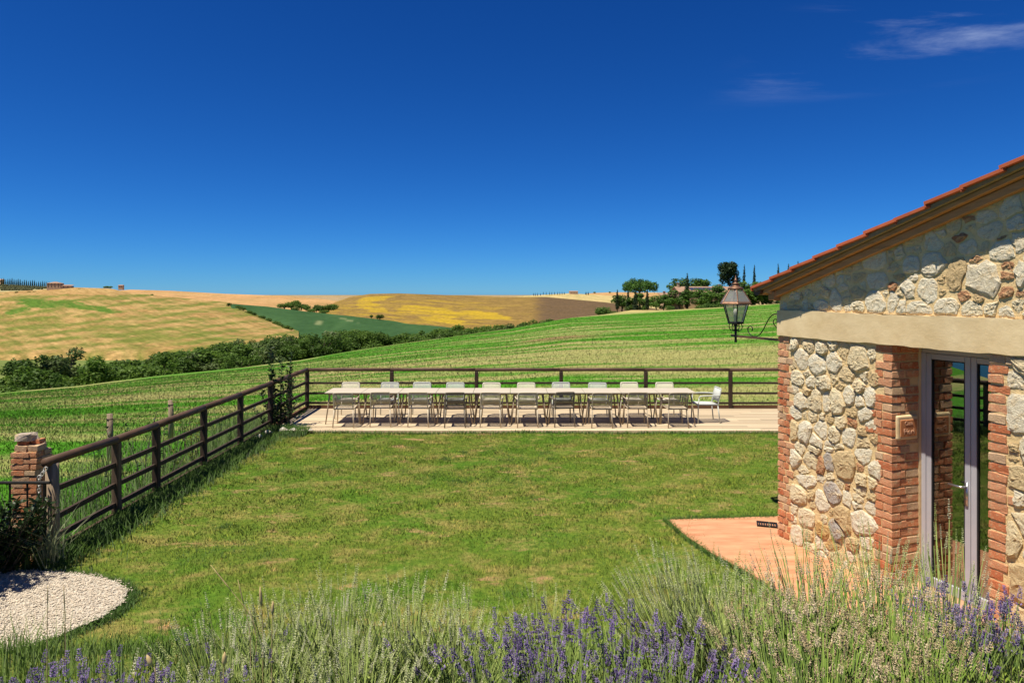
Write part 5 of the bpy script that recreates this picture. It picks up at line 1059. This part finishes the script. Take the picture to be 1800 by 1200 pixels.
leafy_shoots('climbing_shrub', 'tall dark climbing shrub against the fence at the deck corner', (-5.28, 15.55, -.03), [(-.28, .1, 1.85, .03), (-.15, 0, 1.35, -.05), (-.05, .1, 1.55, .05), (.10, .2, 1.75, .12), (.2, .1, 1.2, .1), (-.3, -.1, .9, -.1), (.0, -.1, .95, .1), (.25, -.1, .7, .2), (-.1, -.2, .6, .1), (.35, -.1, .45, .3), (-.35, -.3, .5, -.15)], .085, per=95)
M_YG = foliage('yellow green leaves', (.10, .15, .02), (.20, .24, .035), 4, .4, 0)
leafy_shoots('yellow_green_shrub', 'small yellow-green shrub behind the left fence', (-6.1, 12.9, -.45), [(R.normal(0, .35), R.normal(0, .3), R.uniform(.7, 1.45), R.normal(0, .2)) for _ in range(10)], .07, mat=M_YG, per=26)
leafy_shoots('thin_sapling', 'thin dark sapling behind the left fence near the meadow posts', (-6.15, 11.6, -.45), [(R.normal(0, .3), R.normal(0, .3), R.uniform(.8, 1.5), R.normal(0, .2)) for _ in range(7)], .06, per=22)
leafy_shoots('ivy_bush', 'black-green ivy bush swallowing the gate at the left edge', (-6.15, 7.62, -.03), [(R.uniform(-1.2, .95), R.uniform(-.20, .20), R.uniform(.25, .90), R.normal(0, .08)) for _ in range(240)], .06, per=75)
# tall evergreen hedge to the left that throws the shade on the gravel
hb = [(R.uniform(-.7, .7), R.uniform(-2.6, 2.4), R.uniform(.3, 2.3), .42, .42, .42) for _ in range(110)]
hd = thing('evergreen_hedge', 'tall dark evergreen hedge shading the gravel beyond the left edge', 'hedge', (-6.55, 4.75, 0)); hd.scale = (1, 1, 1.3); V, F, sh = leaf_cloud(hb, 26000, .055, 5); obj('leaves', mesh_np('leaves', V, [F], M_SHRUB, sh), hd)
st = MB()
for k_ in range(9): y = -2.4 + .6 * k_; st.tube([(0, y, -.3), (R.normal(0, .1), y, 1.2), (R.normal(0, .25), y + R.normal(0, .2), 2.3)], [.05, .035, .01], 6)
st.build('stems', M_BARK, hd)
# arching pale grass clump beside the end post
def grass_clump(label, c, n, h0, h1, w, mat, lean=.8, name='grass_clump'):
    pts = np.stack([c[0] + R.normal(0, .05, n), c[1] + R.normal(0, .05, n), np.full(n, c[2])], 1); V, F, _ = blades(pts, R.uniform(h0, h1, n), np.full(n, w), R.uniform(.1, lean, n), segs=2)
    return obj(name, mesh_np(name, V, F, mat), None, label=label, category='grass')
M_PALEG = foliage('pale arching grass', (.20, .24, .12), (.32, .34, .20), 6, .3, 0)
grass_clump('arching pale grass clump at the foot of the round end post', (-5.20, 7.72, -.04), 60, .35, .70, .012, M_PALEG, 1.0)
grass_clump('dark arching grass clump before the ivy at the left', (-5.42, 7.62, -.04), 60, .35, .75, .010, M_WEED, .9)

# ---------------------------------------------------------------- lavender border on the terrace
M_SPK = attrmat('lavender flower', trans=.2, scale=60, up=.3); M_STEM = attrmat('lavender stem', trans=.35, scale=10, up=.6)
TZ = 1.45
def frames(d):
    up = np.tile(np.array([0., 1., .1]), (len(d), 1)); u = np.cross(d, up); u /= np.linalg.norm(u, axis=1)[:, None]; v = np.cross(d, u); return u, v
def spike_template(kind, seed):
    r = np.random.default_rng(seed); V = []; F = []
    L, wh, per, rad, fl = {'purple': (.050, 7, 6, .0068, .0072), 'pale': (.075, 9, 5, .0030, .0050), 'beige': (.042, 5, 5, .0058, .0062)}[kind]
    for w in range(wh):
        z = L * (w + .3) / wh; t = w / (wh - 1)
        if kind == 'purple' and w == 0: z -= .014
        rr = rad * (1.05 - .55 * t) * r.uniform(.8, 1.15)
        for p in range(per):
            a = 6.283 * p / per + w * .7 + r.normal(0, .2); c = np.array([rr * math.cos(a), rr * math.sin(a), z + r.normal(0, .0012)]); o = np.array([math.cos(a) * .75, math.sin(a) * .75, .75]); s = fl * r.uniform(.7, 1.25) * (1.1 - .4 * t)
            e = np.array([-math.sin(a), math.cos(a), 0]) * s * .42; up = np.array([0, 0, 1.]) * s * .38; b = len(V); V += [c - o * s * .25, c + e, c - e, c + up + o * s * .2, c + o * s * .85 - up * .1]
            F += [(b, b + 1, b + 3), (b, b + 3, b + 2), (b + 1, b + 4, b + 3), (b + 2, b + 3, b + 4), (b + 1, b + 2, b + 4)]
    return np.array(V), np.array(F)
SPT = {k: [spike_template(k, i) for i in range(4)] for k in ('purple', 'pale', 'beige')}
PAL = {'purple': [(.16, .105, .26), (.23, .165, .34), (.095, .065, .155), (.21, .175, .26)], 'pale': [(.38, .42, .18), (.47, .49, .25), (.29, .35, .10), (.44, .44, .28)], 'beige': [(.44, .34, .20), (.52, .42, .27), (.34, .26, .13)]}
STP = {'purple': [(.15, .23, .035), (.22, .31, .055)], 'pale': [(.27, .35, .075), (.34, .41, .11), (.19, .27, .05)], 'beige': [(.16, .27, .03), (.24, .35, .05)]}
def lavender(label, xpx, Dp, ytop, kind, n, rad=.26, lean=(0, 0), mix=None, grp=None, spread=.55):
    n = int(n * 1.35); ytop += (16 if 850 < xpx < 1220 else 36) if kind == 'purple' else 0; ytop -= 14 if xpx > 1200 else 0; n = int(n * (1.45 if xpx > 1200 else 1)); p = P(xpx, ytop, Dp); H = p[2] - TZ; t = thing('lavender_bush', label, 'lavender', (p[0], p[1], TZ), 0, grp or 'lavender border along the terrace')
    a = R.uniform(0, 6.283, n); q = np.sqrt(R.uniform(0, 1, n)); b = np.stack([np.cos(a) * q * rad * .35, np.sin(a) * q * rad * .35, np.full(n, -.03)], 1)
    flw = R.uniform(0, 1, n) < {'purple': .36, 'pale': .48, 'beige': .50}[kind]
    hgt = H * (1 - (.16 if kind == 'purple' else .28) * q ** 2) * np.where(flw, R.uniform(.80, 1.04, n), R.uniform(.45, .90, n))
    tip = np.stack([np.cos(a) * q * rad * (1 + R.normal(0, .15, n)) + lean[0] * hgt, np.sin(a) * q * rad * .8 + lean[1] * hgt, hgt - .05], 1) + R.normal(0, .015, (n, 3))
    mid = (b + tip) / 2 + np.stack([-np.cos(a) * q * rad * .16, -np.sin(a) * q * rad * .16, np.full(n, .03)], 1) + R.normal(0, .014, (n, 3))
    d = tip - mid; d /= np.linalg.norm(d, axis=1)[:, None]; d += R.normal(0, .05, (n, 3)); d /= np.linalg.norm(d, axis=1)[:, None]; u, v = frames(d)
    # stems: triangular prisms in two segments
    ang = [0, 2.094, 4.189]; rings = []
    for pt_, r_ in ((b, .0021), (mid, .0018), (tip, .0014)): rings.append(np.stack([pt_ + r_ * (math.cos(x) * u + math.sin(x) * v) for x in ang], 1))
    V = np.stack(rings, 1).reshape(n, 9, 3); f = np.array([(i * 3 + k, i * 3 + (k + 1) % 3, (i + 1) * 3 + (k + 1) % 3, (i + 1) * 3 + k) for i in range(2) for k in range(3)])
    sc_ = np.array(STP[kind])[R.integers(0, len(STP[kind]), n)] * R.uniform(.8, 1.2, (n, 1))
    # leaves: narrow blades along the lower stems
    m = n * 10; k = R.integers(0, n, m); tt = R.uniform(.05, .62, m)[:, None]; C = b[k] * (1 - tt) ** 2 + 2 * mid[k] * tt * (1 - tt) + tip[k] * tt ** 2
    la = R.uniform(0, 6.283, m); ld = np.stack([np.cos(la) * .5, np.sin(la) * .5, R.uniform(.5, 1, m)], 1); ll = R.uniform(.025, .055, m)[:, None]; sd_ = np.stack([-np.sin(la), np.cos(la), 0 * la], 1) * .0026
    VL = np.stack([C - sd_ * .5, C + ld * ll * .5 - sd_, C + ld * ll, C + ld * ll * .5 + sd_], 1).reshape(-1, 3); lc = np.array([(.10, .19, .035), (.16, .27, .05), (.20, .28, .09)])[R.integers(0, 3, m)]
    obj('stems', mesh_np('stems', V.reshape(-1, 3), [(f[None] + 9 * np.arange(n)[:, None, None]).reshape(-1, 4)], M_STEM, np.repeat(sc_, 9, 0)), t, kind='stuff')
    obj('leaves', mesh_np('leaves', VL, [np.arange(4 * m).reshape(-1, 4)], M_STEM, np.repeat(lc, 4, 0)), t, kind='stuff')
    VS = []; FS = []; CS = []; off_ = 0
    for i in np.flatnonzero(flw):
        kk = kind if (mix is None or R.random() > mix[1]) else mix[0]; sv, sf = SPT[kk][int(R.integers(4))]; s = R.uniform(.62, 1.08); ww = s * R.uniform(.8, 1.15)
        VS.append(tip[i] + sv[:, :1] * u[i] * ww + sv[:, 1:2] * v[i] * ww + sv[:, 2:] * d[i] * s); FS.append(sf + off_); off_ += len(sv)
        base = np.array(PAL[kk][int(R.integers(len(PAL[kk])))]); CS.append(base * R.uniform(.7, 1.3, (len(sv) // 5, 1)).repeat(5, 0))
    obj('flower_spikes', mesh_np('flower_spikes', np.concatenate(VS), [np.concatenate(FS)], M_SPK, np.concatenate(CS)), t, kind='stuff'); return t
lavender('sparse purple lavender at the far left of the border', 45, 1.95, 1128, 'purple', 110, .24, mix=('pale', .1))
lavender('purple lavender second from the left edge', 170, 2.0, 1118, 'purple', 120, .22, mix=('pale', .12))
lavender('purple lavender third from the left, dark spikes before the lawn', 285, 2.0, 1108, 'purple', 120, .2, mix=('pale', .25))
lavender('pale budding lavender right of the left purple plants', 400, 2.35, 1062, 'pale', 170, .26, mix=('purple', .04))
lavender('pale green lavender spikes second in the middle clump', 500, 2.5, 1034, 'pale', 230, .26)
lavender('tallest pale green lavender of the middle clump', 600, 2.5, 1012, 'pale', 250, .27)
lavender('pale green lavender before the open lawn', 715, 2.5, 1016, 'pale', 250, .28)
lavender('pale green lavender just left of the central purple lavender', 815, 2.45, 1036, 'pale', 200, .26, mix=('purple', .05))
lavender('low yellow-green lavender in front of the pale middle clump', 620, 2.1, 1110, 'pale', 220, .26)
lavender('low green lavender at the bottom left of centre', 460, 2.05, 1125, 'pale', 170, .25, mix=('purple', .15))
lavender('purple lavender at the left of the central bloom', 905, 2.1, 1068, 'purple', 130, .2)
lavender('tall purple lavender in the middle of the central bloom', 1005, 2.1, 1036, 'purple', 190, .24)
lavender('densest purple lavender of the central bloom', 1110, 2.1, 1042, 'purple', 190, .24)
lavender('purple lavender at the right of the central bloom', 1195, 2.05, 1066, 'purple', 140, .22)
lavender('pale tall spikes behind the central purple bloom', 965, 2.6, 1012, 'pale', 90, .26)
lavender('pale lavender leaning left before the terracotta paving', 1225, 2.55, 975, 'pale', 230, .28, (-.12, 0))
lavender('fine pale lavender leaning left at the paving edge', 1310, 2.45, 985, 'pale', 220, .28, (-.14, 0))
lavender('sparse pale spikes before the stone wall foot', 1430, 2.75, 928, 'pale', 100, .28, (-.05, 0))
lavender('sparse pale spikes before the brick jamb', 1540, 2.75, 930, 'pale', 90, .26, (-.05, 0))
lavender('dried beige lavender at the left of the faded clump', 1385, 2.2, 1005, 'beige', 240, .25)
lavender('dried beige lavender in the middle of the faded clump', 1480, 2.25, 998, 'beige', 260, .26)
lavender('dried beige lavender at the right of the faded clump', 1570, 2.2, 1005, 'beige', 230, .24)
lavender('low beige-tipped green lavender in front of the faded clump', 1450, 1.95, 1072, 'beige', 190, .25)
lavender('tall pale spikes in front of the glass door', 1660, 2.55, 915, 'pale', 60, .16)
lavender('purple lavender in front of the door frame', 1665, 2.35, 995, 'purple', 100, .2, mix=('pale', .15))
lavender('purple lavender below the right brick jamb', 1745, 2.35, 1003, 'purple', 105, .2, mix=('beige', .1))
lavender('purple lavender cut by the right edge', 1815, 2.3, 1018, 'purple', 90, .2)
lavender('green lavender with few blooms at the bottom right', 1640, 1.95, 1085, 'beige', 140, .24)
# yellow-green conifer sprigs at the bottom right
M_JUN = foliage('golden conifer', (.12, .20, .02), (.26, .33, .045), 9, .3, 0)
def juniper(label, xpx, Dp, ytop, n, rad):
    p = P(xpx, ytop, Dp); H = p[2] - TZ; t = thing('golden_conifer', label, 'shrub', (p[0], p[1], TZ), 0, 'golden conifers at the terrace edge'); VL = []; st = MB()
    for i in range(n):
        a = R.uniform(0, 6.283); q = math.sqrt(R.uniform(0, 1)); b = np.array([math.cos(a) * q * rad * .4, math.sin(a) * q * rad * .4, 0]); tip = np.array([math.cos(a) * q * rad, math.sin(a) * q * rad * .8, H * R.uniform(.72, 1.0) * (1 - .3 * q * q)])
        st.tube([tuple(b), tuple(tip)], [.003, .001], 4, False); m = 46; tt = 1 - R.uniform(0, .6, m) ** 1.3; C = b + (tip - b) * tt[:, None]; la = R.uniform(0, 6.283, m); u = np.stack([np.cos(la), np.sin(la), R.uniform(.6, 1.2, m)], 1); v = np.stack([-np.sin(la), np.cos(la), 0 * la], 1) * .0022; L = (.012 + .03 * (1 - tt))[:, None] * R.uniform(.7, 1.3, (m, 1))
        VL.append(np.stack([C - v, C + u * L * .5 - v, C + u * L, C + u * L * .5 + v], 1))
    st.build('stems', M_BARK, t); V = np.concatenate(VL).reshape(-1, 3); obj('leaves', mesh_np('leaves', V, [np.arange(len(V)).reshape(-1, 4)], M_JUN), t)
for x, y, n_, lab in ((1225, 1178, 70, 'golden conifer sprigs below the central purple bloom'), (1600, 1168, 110, 'golden conifer below the faded lavender'), (1710, 1150, 130, 'golden conifer left of the bottom right corner'), (1800, 1142, 120, 'golden conifer in the bottom right corner')):
    juniper(lab, x, 1.75, y, n_, .22)
# undergrowth grass on the terrace and bank
n = 42000; X = R.uniform(-2.6, 3.2, n); Y = R.uniform(1.3, 4.6, n); k = np.abs(X) < Y * .85 + .3; X, Y = X[k], Y[k]
V, F, _ = blades(np.stack([X, Y, bank_z(X, Y) - .01], 1), R.uniform(.06, .30, len(X)) * np.where(Y < 3, 1, .5), R.uniform(.003, .006, len(X)), R.uniform(.1, .6, len(X)), segs=2)
obj('bank_grass', mesh_np('bank_grass', V, F, foliage('border grass', (.065, .13, .015), (.15, .23, .035), 5, .35, 0, up=.5)), None, kind='stuff')
# dry grass stalks standing out of the border
M_DRY = simple('dry straw', (.42, .30, .13), (.52, .39, .19), 20, .8)
for k_, (x0, y0, x1, y1, Dp, lab) in enumerate([(440, 1120, 418, 1018, 2.2, 'thin dry stalk bent left above the gravel side'), (462, 1110, 457, 1030, 2.25, 'upright pair of tan grass plumes before the lawn'), (478, 1115, 480, 1055, 2.25, 'short tan plume right of the upright pair'), (448, 1100, 370, 992, 2.3, 'long arching stalk leaning far left'), (1100, 1140, 1105, 1030, 1.9, 'dark upright stalk among the central purple lavender'), (1060, 1120, 1040, 1045, 1.9, 'dark slanted stalk among the central purple lavender'), (83, 1110, 84, 1028, 2.3, 'thin brown stalk standing before the gravel, left one'), (115, 1120, 112, 1030, 2.3, 'thin brown stalk standing before the gravel, right one'), (275, 1205, 258, 1150, 1.5, 'blurred tan seed head at the bottom left'), (393, 1210, 395, 1145, 1.5, 'tan seed head left of bottom centre'), (1208, 930, 1216, 905, 8.9, 'single dry weed at the edge of the paving')]):
    a, b = P(x0, y0, Dp), P(x1, y1, Dp); t = thing('dry_grass_stalk', lab, 'grass stalk', (a[0], a[1], TZ if Dp < 3 else 0)); lo = np.array([a[0], a[1], TZ if Dp < 3 else 0]); dark = 'dark' in lab
    mt_ = M_STEM if dark else M_DRY
    pts = cr([(0, 0, -.02), tuple((a - lo) * .6), tuple(a - lo), tuple((a + b) / 2 - lo + np.array([.0, 0, .01])), tuple(b - lo)], 4); w_ = 1.0 if Dp < 3 else 2
    MB().tube(pts, list(np.linspace(.0018, .0008, len(pts)) * w_), 5).build('stem', simple('dark stalk', (.06, .09, .03), None, 5, .8) if dark else M_DRY, t, True)
    if not dark:
        e = np.array(pts[-1]); s_ = np.array(pts[-5]); hv = MB(); r_ = .006 if 'plume' in lab or 'seed' in lab else .0022
        hv.tube([tuple(s_ + (e - s_) * t_) for t_ in (0, .3, .7, 1)], [r_ * .4, r_, r_ * .8, r_ * .15], 6).build('seed_head', M_DRY, t, True)
